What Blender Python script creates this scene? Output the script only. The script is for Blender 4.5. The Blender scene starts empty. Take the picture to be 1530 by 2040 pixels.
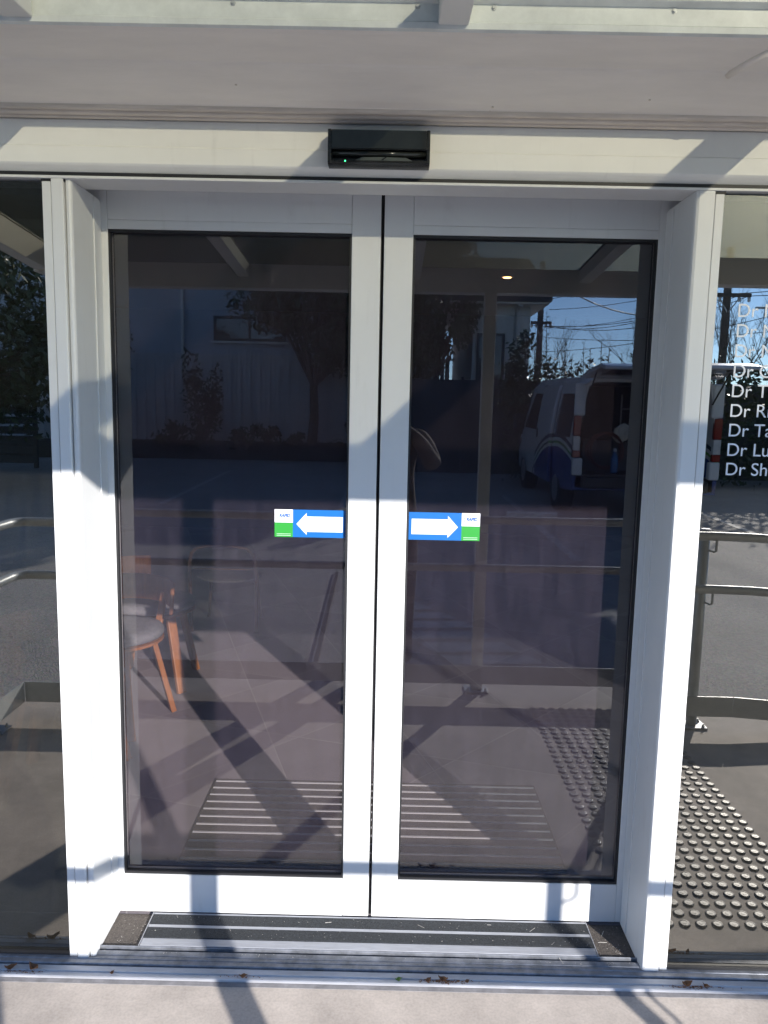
import bpy, bmesh, math, random
import numpy as np
from mathutils import Vector, Matrix
R_ = math.radians
random.seed(7)
rng = np.random.default_rng(11)
sc = bpy.context.scene
col = sc.collection

# ------------------------------------------------------------------ camera
CAM = dict(x=0.028016, d=2.133775, h=1.524854, yaw=-0.0043572, pitch=0.1318274, roll=-0.0204554)
cy_, sy_ = math.cos(CAM['yaw']), math.sin(CAM['yaw'])
cp_, sp_ = math.cos(CAM['pitch']), math.sin(CAM['pitch'])
cr_, sr_ = math.cos(CAM['roll']), math.sin(CAM['roll'])
fw = Vector((sy_ * cp_, cy_ * cp_, -sp_)); rt = Vector((cy_, -sy_, 0)); dn = fw.cross(rt)
r2 = cr_ * rt + sr_ * dn; d2 = -sr_ * rt + cr_ * dn
cam_data = bpy.data.cameras.new('camera'); cam = bpy.data.objects.new('camera', cam_data); col.objects.link(cam)
M3 = Matrix((r2, -d2, -fw)).transposed()
cam.matrix_world = Matrix.Translation((CAM['x'], -CAM['d'], CAM['h'])) @ M3.to_4x4()
cam_data.sensor_fit = 'VERTICAL'; cam_data.sensor_height = 36.0; cam_data.sensor_width = 27.0
cam_data.lens = 1530.0 / 2040.0 * 36.0
cam_data.clip_start = 0.01; cam_data.clip_end = 500
sc.camera = cam

# ------------------------------------------------------------------ sky, sun, exposure
SUN = Vector((-0.535, 1.0, -0.43))                   # direction the light travels
elev = math.atan2(0.43, math.hypot(0.535, 1.0)); azim = math.atan2(0.535, -1.0)   # clockwise from +Y
world = bpy.data.worlds.new('World'); sc.world = world; world.use_nodes = True
wn = world.node_tree.nodes; wl = world.node_tree.links
sky = wn.new('ShaderNodeTexSky'); sky.sky_type = 'NISHITA'; sky.sun_disc = False
sky.sun_elevation = elev; sky.sun_rotation = azim
sky.air_density = 0.6; sky.dust_density = 0.0; sky.ozone_density = 3.0
wl.new(sky.outputs[0], wn['Background'].inputs[0]); wn['Background'].inputs[1].default_value = 0.115
sun_l = bpy.data.lights.new('sun', 'SUN'); sun_l.energy = 2.35; sun_l.angle = R_(0.53); sun_l.color = (1.0, 0.96, 0.91)
sun = bpy.data.objects.new('sun', sun_l); col.objects.link(sun)
sun.rotation_euler = SUN.to_track_quat('-Z', 'Y').to_euler(); sun.location = (10, -20, 9)
vs = sc.view_settings
vs.view_transform = 'Standard'; vs.look = 'None'; vs.gamma = 1.0; vs.use_curve_mapping = False
vs.exposure = 2.03
sc.cycles.max_bounces = 12; sc.cycles.transparent_max_bounces = 24
sc.cycles.glossy_bounces = 5; sc.cycles.diffuse_bounces = 4; sc.cycles.transmission_bounces = 8
sc.cycles.caustics_reflective = False; sc.cycles.caustics_refractive = False

# ------------------------------------------------------------------ materials
MATS = {}
def nmat(name):
    m = bpy.data.materials.new(name); m.use_nodes = True
    MATS[name] = m
    return m, m.node_tree.nodes, m.node_tree.links
def mat(name, c, rough=0.5, metal=0.0, var=0.12, vscale=6.0, bump=0.0, bscale=120.0, spec=0.5, c2=None, coat=0.0, stretch=None, scuff=0.0):
    m, n, l = nmat(name); b = n['Principled BSDF']
    b.inputs['Roughness'].default_value = rough; b.inputs['Metallic'].default_value = metal
    b.inputs['Specular IOR Level'].default_value = spec
    if coat: b.inputs['Coat Weight'].default_value = coat; b.inputs['Coat Roughness'].default_value = 0.06
    tc = n.new('ShaderNodeTexCoord'); src = tc.outputs['Object']
    if stretch:
        mp = n.new('ShaderNodeMapping'); mp.inputs['Scale'].default_value = stretch; l.new(src, mp.inputs[0]); src = mp.outputs[0]
    nz = n.new('ShaderNodeTexNoise'); nz.inputs['Scale'].default_value = vscale; nz.inputs['Detail'].default_value = 6; nz.inputs['Roughness'].default_value = 0.65
    l.new(src, nz.inputs['Vector'])
    cr = n.new('ShaderNodeValToRGB'); e = cr.color_ramp.elements
    a = c2 if c2 else tuple(x * (1 - var) for x in c); d = c if c2 else tuple(min(1, x * (1 + var)) for x in c)
    e[0].position = 0.3; e[1].position = 0.7; e[0].color = (*a, 1); e[1].color = (*d, 1)
    l.new(nz.outputs['Fac'], cr.inputs[0]); l.new(cr.outputs[0], b.inputs['Base Color'])
    if scuff:                                                # sparse rubbed marks and vertical dirt runs
        ms = n.new('ShaderNodeMapping'); ms.inputs['Scale'].default_value = (1.0, 1.0, 0.12); l.new(tc.outputs['Object'], ms.inputs[0])
        ns = n.new('ShaderNodeTexNoise'); ns.inputs['Scale'].default_value = 34; ns.inputs['Detail'].default_value = 5; ns.inputs['Distortion'].default_value = 0.6; l.new(ms.outputs[0], ns.inputs['Vector'])
        nt = n.new('ShaderNodeTexNoise'); nt.inputs['Scale'].default_value = 4.5; nt.inputs['Detail'].default_value = 7; nt.inputs['Roughness'].default_value = 0.75; l.new(tc.outputs['Object'], nt.inputs['Vector'])
        r1 = n.new('ShaderNodeMapRange'); r1.inputs[1].default_value = 0.56; r1.inputs[2].default_value = 0.74; l.new(ns.outputs['Fac'], r1.inputs[0])
        r2_ = n.new('ShaderNodeMapRange'); r2_.inputs[1].default_value = 0.45; r2_.inputs[2].default_value = 0.7; l.new(nt.outputs['Fac'], r2_.inputs[0])
        mu = n.new('ShaderNodeMath'); mu.operation = 'MULTIPLY'; l.new(r1.outputs[0], mu.inputs[0]); l.new(r2_.outputs[0], mu.inputs[1])
        mk = n.new('ShaderNodeMath'); mk.operation = 'MULTIPLY'; mk.inputs[1].default_value = scuff; l.new(mu.outputs[0], mk.inputs[0])
        mc = n.new('ShaderNodeMix'); mc.data_type = 'RGBA'; l.new(mk.outputs[0], mc.inputs[0]); l.new(cr.outputs[0], mc.inputs[6]); mc.inputs[7].default_value = (0.25, 0.23, 0.20, 1)
        l.new(mc.outputs[2], b.inputs['Base Color'])
        rr = n.new('ShaderNodeMapRange'); rr.inputs[3].default_value = rough - 0.06; rr.inputs[4].default_value = rough + 0.22; l.new(nt.outputs['Fac'], rr.inputs[0]); l.new(rr.outputs[0], b.inputs['Roughness'])
    if bump:
        nb = n.new('ShaderNodeTexNoise'); nb.inputs['Scale'].default_value = bscale; nb.inputs['Detail'].default_value = 4
        l.new(src, nb.inputs['Vector'])
        bp = n.new('ShaderNodeBump'); bp.inputs['Strength'].default_value = bump; bp.inputs['Distance'].default_value = 0.004
        l.new(nb.outputs['Fac'], bp.inputs['Height']); l.new(bp.outputs[0], b.inputs['Normal'])
    return m

mat('white_alu', (0.66, 0.66, 0.65), 0.34, var=0.03, vscale=3, bump=0.02, bscale=30, scuff=0.3)
mat('head_white', (0.78, 0.775, 0.73), 0.42, var=0.05, vscale=2.5, bump=0.03, bscale=18, scuff=0.2)
mat('soffit_paint', (0.84, 0.78, 0.69), 0.6, var=0.06, vscale=5, bump=0.08, bscale=60, stretch=(0.6, 3, 3))
mat('soffit_bead', (0.62, 0.55, 0.47), 0.6, var=0.18, vscale=9, stretch=(0.5, 4, 4))
mat('canopy_white', (0.72, 0.72, 0.69), 0.42, var=0.05, vscale=3)
mat('flashing', (0.70, 0.73, 0.70), 0.4, var=0.12, vscale=14)
mat('beam_grey', (0.62, 0.62, 0.60), 0.45, var=0.05, vscale=2)
mat('sealant', (0.17, 0.165, 0.17), 0.8, var=0.3, vscale=25, bump=0.3, bscale=80)
mat('seam_grey', (0.30, 0.30, 0.30), 0.6, var=0.1)
mat('rubber', (0.012, 0.012, 0.014), 0.55, var=0.2)
mat('sensor_black', (0.012, 0.013, 0.013), 0.22, var=0.2, vscale=20)
mat('sensor_gloss', (0.02, 0.022, 0.02), 0.08, var=0.2, vscale=20)
mat('sensor_grey', (0.06, 0.07, 0.065), 0.3, var=0.2)
mat('alu', (0.34, 0.35, 0.385), 0.45, metal=0.3, var=0.14, vscale=20, stretch=(1, 12, 12))
mat('alu_dirty', (0.20, 0.21, 0.235), 0.5, metal=0.45, var=0.45, vscale=22)
mat('alu_bright', (0.62, 0.63, 0.65), 0.45, metal=0.2, var=0.1)
mat('grit', (0.55, 0.52, 0.48), 0.9, var=0.3, vscale=200)
mat('sill_white', (0.46, 0.46, 0.475), 0.5, var=0.22, vscale=14, stretch=(0.5, 2, 2))
mat('galv', (0.50, 0.52, 0.52), 0.42, metal=0.2, var=0.12, vscale=9)
mat('mat_pile', (0.026, 0.029, 0.033), 0.95, var=0.6, vscale=260, bump=0.8, bscale=420)
mat('brown_carpet', (0.085, 0.073, 0.065), 0.95, var=0.5, vscale=220, bump=0.9, bscale=300)
mat('wood', (0.42, 0.17, 0.055), 0.42, var=0.3, vscale=5, c2=(0.27, 0.10, 0.035), stretch=(9, 9, 1.2))
mat('wood_dark', (0.15, 0.07, 0.035), 0.45, var=0.3, vscale=5)
mat('letter_white', (0.82, 0.82, 0.84), 0.45, var=0.02)
mat('seat_grey', (0.19, 0.19, 0.205), 0.85, var=0.2, vscale=60, bump=0.3, bscale=300)
mat('int_wall', (0.06, 0.06, 0.064), 0.8, var=0.05)
mat('int_ceiling', (0.10, 0.10, 0.10), 0.8, var=0.05)
mat('vinyl_white', (0.62, 0.62, 0.65), 0.45, var=0.02)
mat('sticker_blue', (0.003, 0.105, 0.36), 0.4, var=0.05)
mat('sticker_green', (0.022, 0.25, 0.032), 0.4, var=0.05)
mat('logo_blue', (0.02, 0.10, 0.35), 0.4, var=0.05)
mat('leaf_dark', (0.035, 0.055, 0.022), 0.45, var=0.5, vscale=1.4)
mat('leaf_olive', (0.065, 0.08, 0.035), 0.42, var=0.5, vscale=1.4)
mat('leaf_gloss', (0.028, 0.052, 0.016), 0.42, var=0.5, vscale=2)
mat('bark', (0.09, 0.07, 0.055), 0.85, var=0.4, vscale=10, bump=0.6, bscale=30)
mat('twig', (0.10, 0.08, 0.07), 0.8, var=0.3)
mat('house_blue', (0.36, 0.40, 0.47), 0.7, var=0.06, vscale=2)
mat('house_white', (0.62, 0.62, 0.60), 0.7, var=0.06, vscale=2)
mat('fence_grey', (0.42, 0.42, 0.43), 0.7, var=0.15, vscale=3)
mat('fence_dark', (0.05, 0.05, 0.055), 0.7, var=0.15, vscale=3)
mat('roof_dark', (0.05, 0.05, 0.055), 0.7, var=0.2)
mat('win_frame', (0.02, 0.02, 0.022), 0.4, var=0.1)
mat('dark_glass', (0.02, 0.024, 0.03), 0.04, var=0.1, spec=0.8)
mat('soil', (0.07, 0.055, 0.04), 0.95, var=0.4, vscale=4, bump=0.8, bscale=20)
mat('pole_wood', (0.10, 0.09, 0.085), 0.85, var=0.3, vscale=8)
mat('wire', (0.03, 0.03, 0.032), 0.5, var=0.1)
mat('porcelain', (0.6, 0.62, 0.62), 0.2, var=0.1)
mat('tyre', (0.02, 0.02, 0.02), 0.85, var=0.2)
mat('rim', (0.5, 0.5, 0.52), 0.3, metal=0.8, var=0.1)
mat('van_white', (0.60, 0.60, 0.61), 0.25, var=0.02, coat=0.5)
mat('black_plastic', (0.02, 0.02, 0.022), 0.5, var=0.1)
mat('lamp_red', (0.22, 0.003, 0.003), 0.12, var=0.15, coat=0.6)
mat('lamp_clear', (0.55, 0.55, 0.55), 0.12, var=0.2, coat=0.6)
mat('orange', (0.16, 0.03, 0.015), 0.5, var=0.2)
mat('red_cloth', (0.5, 0.04, 0.03), 0.8, var=0.2)
mat('cream_cloth', (0.62, 0.57, 0.48), 0.85, var=0.25, vscale=12)
mat('bottle_blue', (0.02, 0.12, 0.30), 0.2, var=0.4, vscale=30)
mat('crate_grey', (0.05, 0.055, 0.06), 0.6, var=0.2)
mat('line_and_sun_patch', (0.50, 0.50, 0.48), 0.7, var=0.25, vscale=12)
mat('steel_dark', (0.05, 0.05, 0.05), 0.5, metal=0.4, var=0.3, vscale=30)
mat('jacket', (0.13, 0.095, 0.08), 0.85, var=0.35, vscale=14, bump=0.4, bscale=22)
mat('trousers', (0.02, 0.022, 0.03), 0.9, var=0.25, vscale=10)
mat('skin', (0.46, 0.27, 0.20), 0.5, var=0.08)
mat('hair', (0.03, 0.02, 0.015), 0.5, var=0.3, vscale=60)
mat('eye_white', (0.7, 0.68, 0.66), 0.2, var=0.02)
mat('lip', (0.35, 0.13, 0.11), 0.5, var=0.05)
mat('shoe', (0.025, 0.022, 0.02), 0.5, var=0.2)
mat('dead_leaf', (0.30, 0.13, 0.05), 0.8, var=0.5, vscale=40, c2=(0.12, 0.06, 0.03))
mat('green_leaf', (0.10, 0.20, 0.03), 0.5, var=0.3, vscale=40)
mat('stud', (0.15, 0.145, 0.14), 0.42, metal=0.15, var=0.15, vscale=30)

def emis(name, c, s):
    m, n, l = nmat(name); b = n['Principled BSDF']; b.inputs['Base Color'].default_value = (*c, 1)
    b.inputs['Emission Color'].default_value = (*c, 1); b.inputs['Emission Strength'].default_value = s
    return m
emis('downlight_glow', (1.0, 0.50, 0.18), 4.0)
emis('led_green', (0.05, 1.0, 0.25), 1.6)

def glass(name, f0, tint, dust, dustcol, refl=(0.95, 0.97, 1)):
    """outer face of a coated pane: reflection by angle over tinted transmission, with a thin film of dust"""
    m, n, l = nmat(name); n.remove(n['Principled BSDF']); out = n['Material Output']
    lw = n.new('ShaderNodeLayerWeight'); lw.inputs['Blend'].default_value = 0.5
    p5 = n.new('ShaderNodeMath'); p5.operation = 'POWER'; p5.inputs[1].default_value = 4.0
    l.new(lw.outputs['Facing'], p5.inputs[0])
    ml = n.new('ShaderNodeMath'); ml.operation = 'MULTIPLY_ADD'; ml.inputs[1].default_value = 1 - f0; ml.inputs[2].default_value = f0
    l.new(p5.outputs[0], ml.inputs[0])
    tr = n.new('ShaderNodeBsdfTransparent'); tr.inputs[0].default_value = (*tint, 1)
    gl = n.new('ShaderNodeBsdfGlossy'); gl.inputs['Roughness'].default_value = 0.0; gl.inputs[0].default_value = (*refl, 1)
    tc = n.new('ShaderNodeTexCoord')
    nb = n.new('ShaderNodeTexNoise'); nb.inputs['Scale'].default_value = 1.1; nb.inputs['Detail'].default_value = 1
    l.new(tc.outputs['Object'], nb.inputs['Vector'])
    bp = n.new('ShaderNodeBump'); bp.inputs['Strength'].default_value = 0.1; bp.inputs['Distance'].default_value = 0.004
    l.new(nb.outputs['Fac'], bp.inputs['Height']); l.new(bp.outputs[0], gl.inputs['Normal'])
    mx = n.new('ShaderNodeMixShader'); l.new(ml.outputs[0], mx.inputs[0]); l.new(tr.outputs[0], mx.inputs[1]); l.new(gl.outputs[0], mx.inputs[2])
    df = n.new('ShaderNodeBsdfDiffuse'); df.inputs[0].default_value = (*dustcol, 1)
    nz = n.new('ShaderNodeTexNoise'); nz.inputs['Scale'].default_value = 2.2; nz.inputs['Detail'].default_value = 8; nz.inputs['Roughness'].default_value = 0.7
    l.new(tc.outputs['Object'], nz.inputs['Vector'])
    mr = n.new('ShaderNodeMapRange'); mr.inputs[1].default_value = 0.25; mr.inputs[2].default_value = 0.75; mr.inputs[3].default_value = dust * 0.8; mr.inputs[4].default_value = dust * 1.2
    l.new(nz.outputs['Fac'], mr.inputs[0])
    mst = n.new('ShaderNodeMapping'); mst.inputs['Scale'].default_value = (7.0, 1.0, 1.3); mst.inputs['Rotation'].default_value = (0, 0.5, 0); l.new(tc.outputs['Object'], mst.inputs[0])
    nst = n.new('ShaderNodeTexNoise'); nst.inputs['Scale'].default_value = 3.0; nst.inputs['Detail'].default_value = 6; nst.inputs['Distortion'].default_value = 1.4; l.new(mst.outputs[0], nst.inputs['Vector'])
    rst = n.new('ShaderNodeMapRange'); rst.inputs[1].default_value = 0.35; rst.inputs[2].default_value = 0.7; rst.inputs[3].default_value = 0.82; rst.inputs[4].default_value = 1.3; l.new(nst.outputs['Fac'], rst.inputs[0])
    mst2 = n.new('ShaderNodeMath'); mst2.operation = 'MULTIPLY'; l.new(mr.outputs[0], mst2.inputs[0]); l.new(rst.outputs[0], mst2.inputs[1]); mr = mst2
    # specks of dirt
    vo = n.new('ShaderNodeTexVoronoi'); vo.inputs['Scale'].default_value = 38; l.new(tc.outputs['Object'], vo.inputs['Vector'])
    sp = n.new('ShaderNodeMath'); sp.operation = 'LESS_THAN'; sp.inputs[1].default_value = 0.045; l.new(vo.outputs['Distance'], sp.inputs[0])
    sel = n.new('ShaderNodeSeparateColor'); l.new(vo.outputs['Color'], sel.inputs[0])
    gt = n.new('ShaderNodeMath'); gt.operation = 'GREATER_THAN'; gt.inputs[1].default_value = 0.8; l.new(sel.outputs[0], gt.inputs[0])
    m2 = n.new('ShaderNodeMath'); m2.operation = 'MULTIPLY'; l.new(sp.outputs[0], m2.inputs[0]); l.new(gt.outputs[0], m2.inputs[1])
    m3 = n.new('ShaderNodeMath'); m3.operation = 'MULTIPLY_ADD'; m3.inputs[1].default_value = 0.10; l.new(m2.outputs[0], m3.inputs[0]); l.new(mr.outputs[0], m3.inputs[2])
    fm = n.new('ShaderNodeMixShader'); l.new(m3.outputs[0], fm.inputs[0]); l.new(mx.outputs[0], fm.inputs[1]); l.new(df.outputs[0], fm.inputs[2])
    l.new(fm.outputs[0], out.inputs[0])
    return m
glass('door_glass', 0.095, (0.68, 0.65, 0.65), 0.019, (0.62, 0.50, 0.68))
glass('side_glass', 0.205, (0.16, 0.17, 0.17), 0.010, (0.6, 0.58, 0.46), refl=(1.0, 0.97, 0.91))
m, n, l = nmat('clear'); n.remove(n['Principled BSDF'])
t_ = n.new('ShaderNodeBsdfTransparent'); t_.inputs[0].default_value = (0.97, 0.97, 0.97, 1); l.new(t_.outputs[0], n['Material Output'].inputs[0])

# tinted polycarbonate sheet: tinted clear faces, milky forward-scattering core
m, n, l = nmat('roof_sheet'); n.remove(n['Principled BSDF'])
a = n.new('ShaderNodeBsdfTransparent'); a.inputs[0].default_value = (0.455, 0.445, 0.385, 1)
g = n.new('ShaderNodeBsdfGlossy'); g.inputs['Roughness'].default_value = 0.2; g.inputs[0].default_value = (0.8, 0.85, 0.9, 1)
mx2 = n.new('ShaderNodeMixShader'); mx2.inputs[0].default_value = 0.03; l.new(a.outputs[0], mx2.inputs[1]); l.new(g.outputs[0], mx2.inputs[2])
l.new(mx2.outputs[0], n['Material Output'].inputs[0])
vo = n.new('ShaderNodeVolumeScatter'); vo.inputs['Color'].default_value = (0.95, 1.0, 0.95, 1); vo.inputs['Density'].default_value = 13.0; vo.inputs['Anisotropy'].default_value = 0.85
l.new(vo.outputs[0], n['Material Output'].inputs['Volume'])

def concrete(name, c, scale=1.0):
    m, n, l = nmat(name); b = n['Principled BSDF']; b.inputs['Roughness'].default_value = 0.75
    tc = n.new('ShaderNodeTexCoord')
    n1 = n.new('ShaderNodeTexNoise'); n1.inputs['Scale'].default_value = 3.0 * scale; n1.inputs['Detail'].default_value = 9; n1.inputs['Roughness'].default_value = 0.7
    n2 = n.new('ShaderNodeTexNoise'); n2.inputs['Scale'].default_value = 140 * scale; n2.inputs['Detail'].default_value = 3
    n3 = n.new('ShaderNodeTexNoise'); n3.inputs['Scale'].default_value = 11 * scale; n3.inputs['Detail'].default_value = 3; n3.inputs['Distortion'].default_value = 2.5
    for k in (n1, n2, n3): l.new(tc.outputs['Object'], k.inputs['Vector'])
    cr = n.new('ShaderNodeValToRGB'); e = cr.color_ramp.elements
    e[0].position = 0.3; e[0].color = (*[x * 0.64 for x in c], 1); e[1].position = 0.7; e[1].color = (*[x * 1.12 for x in c], 1)
    l.new(n1.outputs['Fac'], cr.inputs[0])
    mx = n.new('ShaderNodeMix'); mx.data_type = 'RGBA'; mx.blend_type = 'MULTIPLY'; mx.inputs[0].default_value = 0.12
    cr2 = n.new('ShaderNodeValToRGB'); cr2.color_ramp.elements[0].position = 0.35; cr2.color_ramp.elements[1].position = 0.6
    l.new(n2.outputs['Fac'], cr2.inputs[0]); l.new(cr.outputs[0], mx.inputs[6]); l.new(cr2.outputs[0], mx.inputs[7]); l.new(mx.outputs[2], b.inputs['Base Color'])
    # trowel ridges
    wv = n.new('ShaderNodeTexWave'); wv.inputs['Scale'].default_value = 9 * scale; wv.inputs['Distortion'].default_value = 9; wv.inputs['Detail'].default_value = 3; wv.inputs['Detail Scale'].default_value = 1.2
    l.new(tc.outputs['Object'], wv.inputs['Vector'])
    pt_ = n.new('ShaderNodeMapRange'); pt_.inputs[1].default_value = 0.5; pt_.inputs[2].default_value = 0.68; l.new(n3.outputs['Fac'], pt_.inputs[0])
    mm = n.new('ShaderNodeMath'); mm.operation = 'MULTIPLY'; l.new(wv.outputs['Fac'], mm.inputs[0]); l.new(pt_.outputs[0], mm.inputs[1])
    ad = n.new('ShaderNodeMath'); ad.operation = 'MULTIPLY_ADD'; ad.inputs[1].default_value = 0.12; l.new(n2.outputs['Fac'], ad.inputs[0]); l.new(mm.outputs[0], ad.inputs[2])
    bp = n.new('ShaderNodeBump'); bp.inputs['Strength'].default_value = 0.14; bp.inputs['Distance'].default_value = 0.0025
    l.new(ad.outputs[0], bp.inputs['Height']); l.new(bp.outputs[0], b.inputs['Normal'])
    return m
concrete('porch_concrete', (0.53, 0.465, 0.41))

m, n, l = nmat('asphalt'); b = n['Principled BSDF']; b.inputs['Roughness'].default_value = 0.75; b.inputs['Specular IOR Level'].default_value = 0.3
tc = n.new('ShaderNodeTexCoord')
n1 = n.new('ShaderNodeTexNoise'); n1.inputs['Scale'].default_value = 0.9; n1.inputs['Detail'].default_value = 8; n1.inputs['Roughness'].default_value = 0.7
n2 = n.new('ShaderNodeTexVoronoi'); n2.inputs['Scale'].default_value = 95
for k in (n1, n2): l.new(tc.outputs['Object'], k.inputs['Vector'])
cr = n.new('ShaderNodeValToRGB'); e = cr.color_ramp.elements; e[0].position = 0.3; e[0].color = (0.27, 0.245, 0.222, 1); e[1].position = 0.72; e[1].color = (0.38, 0.34, 0.305, 1)
l.new(n1.outputs['Fac'], cr.inputs[0])
hs = n.new('ShaderNodeMix'); hs.data_type = 'RGBA'; hs.blend_type = 'OVERLAY'; hs.inputs[0].default_value = 0.45
l.new(cr.outputs[0], hs.inputs[6]); l.new(n2.outputs['Color'], hs.inputs[7])
bw = n.new('ShaderNodeHueSaturation'); bw.inputs['Saturation'].default_value = 0.35; l.new(hs.outputs[2], bw.inputs['Color']); l.new(bw.outputs[0], b.inputs['Base Color'])
bp = n.new('ShaderNodeBump'); bp.inputs['Strength'].default_value = 0.8; bp.inputs['Distance'].default_value = 0.006
l.new(n2.outputs['Distance'], bp.inputs['Height']); l.new(bp.outputs[0], b.inputs['Normal'])

# carpet printed with thin lines that cross into triangles
m, n, l = nmat('carpet_print'); b = n['Principled BSDF']; b.inputs['Roughness'].default_value = 0.95
tc = n.new('ShaderNodeTexCoord'); cells_ = []; lines_ = None
for ang, sp_c, off in ((18, 0.62, 0.13), (74, 0.71, 0.4), (137, 0.66, 0.27)):
    dv = n.new('ShaderNodeVectorMath'); dv.operation = 'DOT_PRODUCT'; l.new(tc.outputs['Object'], dv.inputs[0])
    dv.inputs[1].default_value = (math.cos(R_(ang)) / sp_c, math.sin(R_(ang)) / sp_c, 0)
    ad = n.new('ShaderNodeMath'); ad.operation = 'ADD'; ad.inputs[1].default_value = off; l.new(dv.outputs['Value'], ad.inputs[0])
    fr_ = n.new('ShaderNodeMath'); fr_.operation = 'FRACT'; l.new(ad.outputs[0], fr_.inputs[0])
    fl_ = n.new('ShaderNodeMath'); fl_.operation = 'FLOOR'; l.new(ad.outputs[0], fl_.inputs[0]); cells_.append(fl_)
    lt = n.new('ShaderNodeMath'); lt.operation = 'LESS_THAN'; lt.inputs[1].default_value = 0.009; l.new(fr_.outputs[0], lt.inputs[0])
    if lines_ is None: lines_ = lt
    else:
        mxm = n.new('ShaderNodeMath'); mxm.operation = 'MAXIMUM'; l.new(lines_.outputs[0], mxm.inputs[0]); l.new(lt.outputs[0], mxm.inputs[1]); lines_ = mxm
cb = n.new('ShaderNodeCombineXYZ')
for k in range(3): l.new(cells_[k].outputs[0], cb.inputs[k])
wh = n.new('ShaderNodeTexWhiteNoise'); l.new(cb.outputs[0], wh.inputs['Vector'])
nz = n.new('ShaderNodeTexNoise'); nz.inputs['Scale'].default_value = 260; nz.inputs['Detail'].default_value = 3; l.new(tc.outputs['Object'], nz.inputs['Vector'])
cr = n.new('ShaderNodeValToRGB'); e = cr.color_ramp.elements; e[0].position = 0.0; e[0].color = (0.26, 0.23, 0.255, 1); e[1].position = 1; e[1].color = (0.37, 0.335, 0.36, 1)
l.new(wh.outputs['Value'], cr.inputs[0])
mx = n.new('ShaderNodeMix'); mx.data_type = 'RGBA'; l.new(lines_.outputs[0], mx.inputs[0]); l.new(cr.outputs[0], mx.inputs[6]); mx.inputs[7].default_value = (0.42, 0.39, 0.40, 1)
m4 = n.new('ShaderNodeMix'); m4.data_type = 'RGBA'; m4.blend_type = 'MULTIPLY'; m4.inputs[0].default_value = 0.5
l.new(mx.outputs[2], m4.inputs[6]); l.new(nz.outputs['Fac'], m4.inputs[7]); l.new(m4.outputs[2], b.inputs['Base Color'])
bp = n.new('ShaderNodeBump'); bp.inputs['Strength'].default_value = 0.5; bp.inputs['Distance'].default_value = 0.003; l.new(nz.outputs['Fac'], bp.inputs['Height']); l.new(bp.outputs[0], b.inputs['Normal'])

# van livery: white above, blue below a swooping arc edged white and green (object space)
m, n, l = nmat('van_livery'); b = n['Principled BSDF']; b.inputs['Roughness'].default_value = 0.25; b.inputs['Coat Weight'].default_value = 0.5
tc = n.new('ShaderNodeTexCoord'); se = n.new('ShaderNodeSeparateXYZ'); l.new(tc.outputs['Object'], se.inputs[0])
cb = n.new('ShaderNodeCombineXYZ'); l.new(se.outputs[1], cb.inputs[0]); l.new(se.outputs[2], cb.inputs[1])
di = n.new('ShaderNodeVectorMath'); di.operation = 'DISTANCE'; l.new(cb.outputs[0], di.inputs[0]); di.inputs[1].default_value = (-0.9, -1.75, 0)
mr = n.new('ShaderNodeMapRange'); mr.inputs[1].default_value = 2.4; mr.inputs[2].default_value = 3.0; l.new(di.outputs['Value'], mr.inputs[0])
cr = n.new('ShaderNodeValToRGB'); cr.color_ramp.interpolation = 'CONSTANT'; e = cr.color_ramp.elements
e[0].position = 0; e[0].color = (0.012, 0.05, 0.22, 1); e[1].position = 0.5; e[1].color = (0.58, 0.58, 0.59, 1)
for ps, c_ in ((0.58, (0.12, 0.34, 0.05, 1)), (0.64, (0.58, 0.58, 0.59, 1)), (0.72, (0.02, 0.05, 0.09, 1)), (0.82, (0.58, 0.58, 0.59, 1))):
    q = e.new(ps); q.color = c_
l.new(mr.outputs[0], cr.inputs[0]); l.new(cr.outputs[0], b.inputs['Base Color'])

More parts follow.
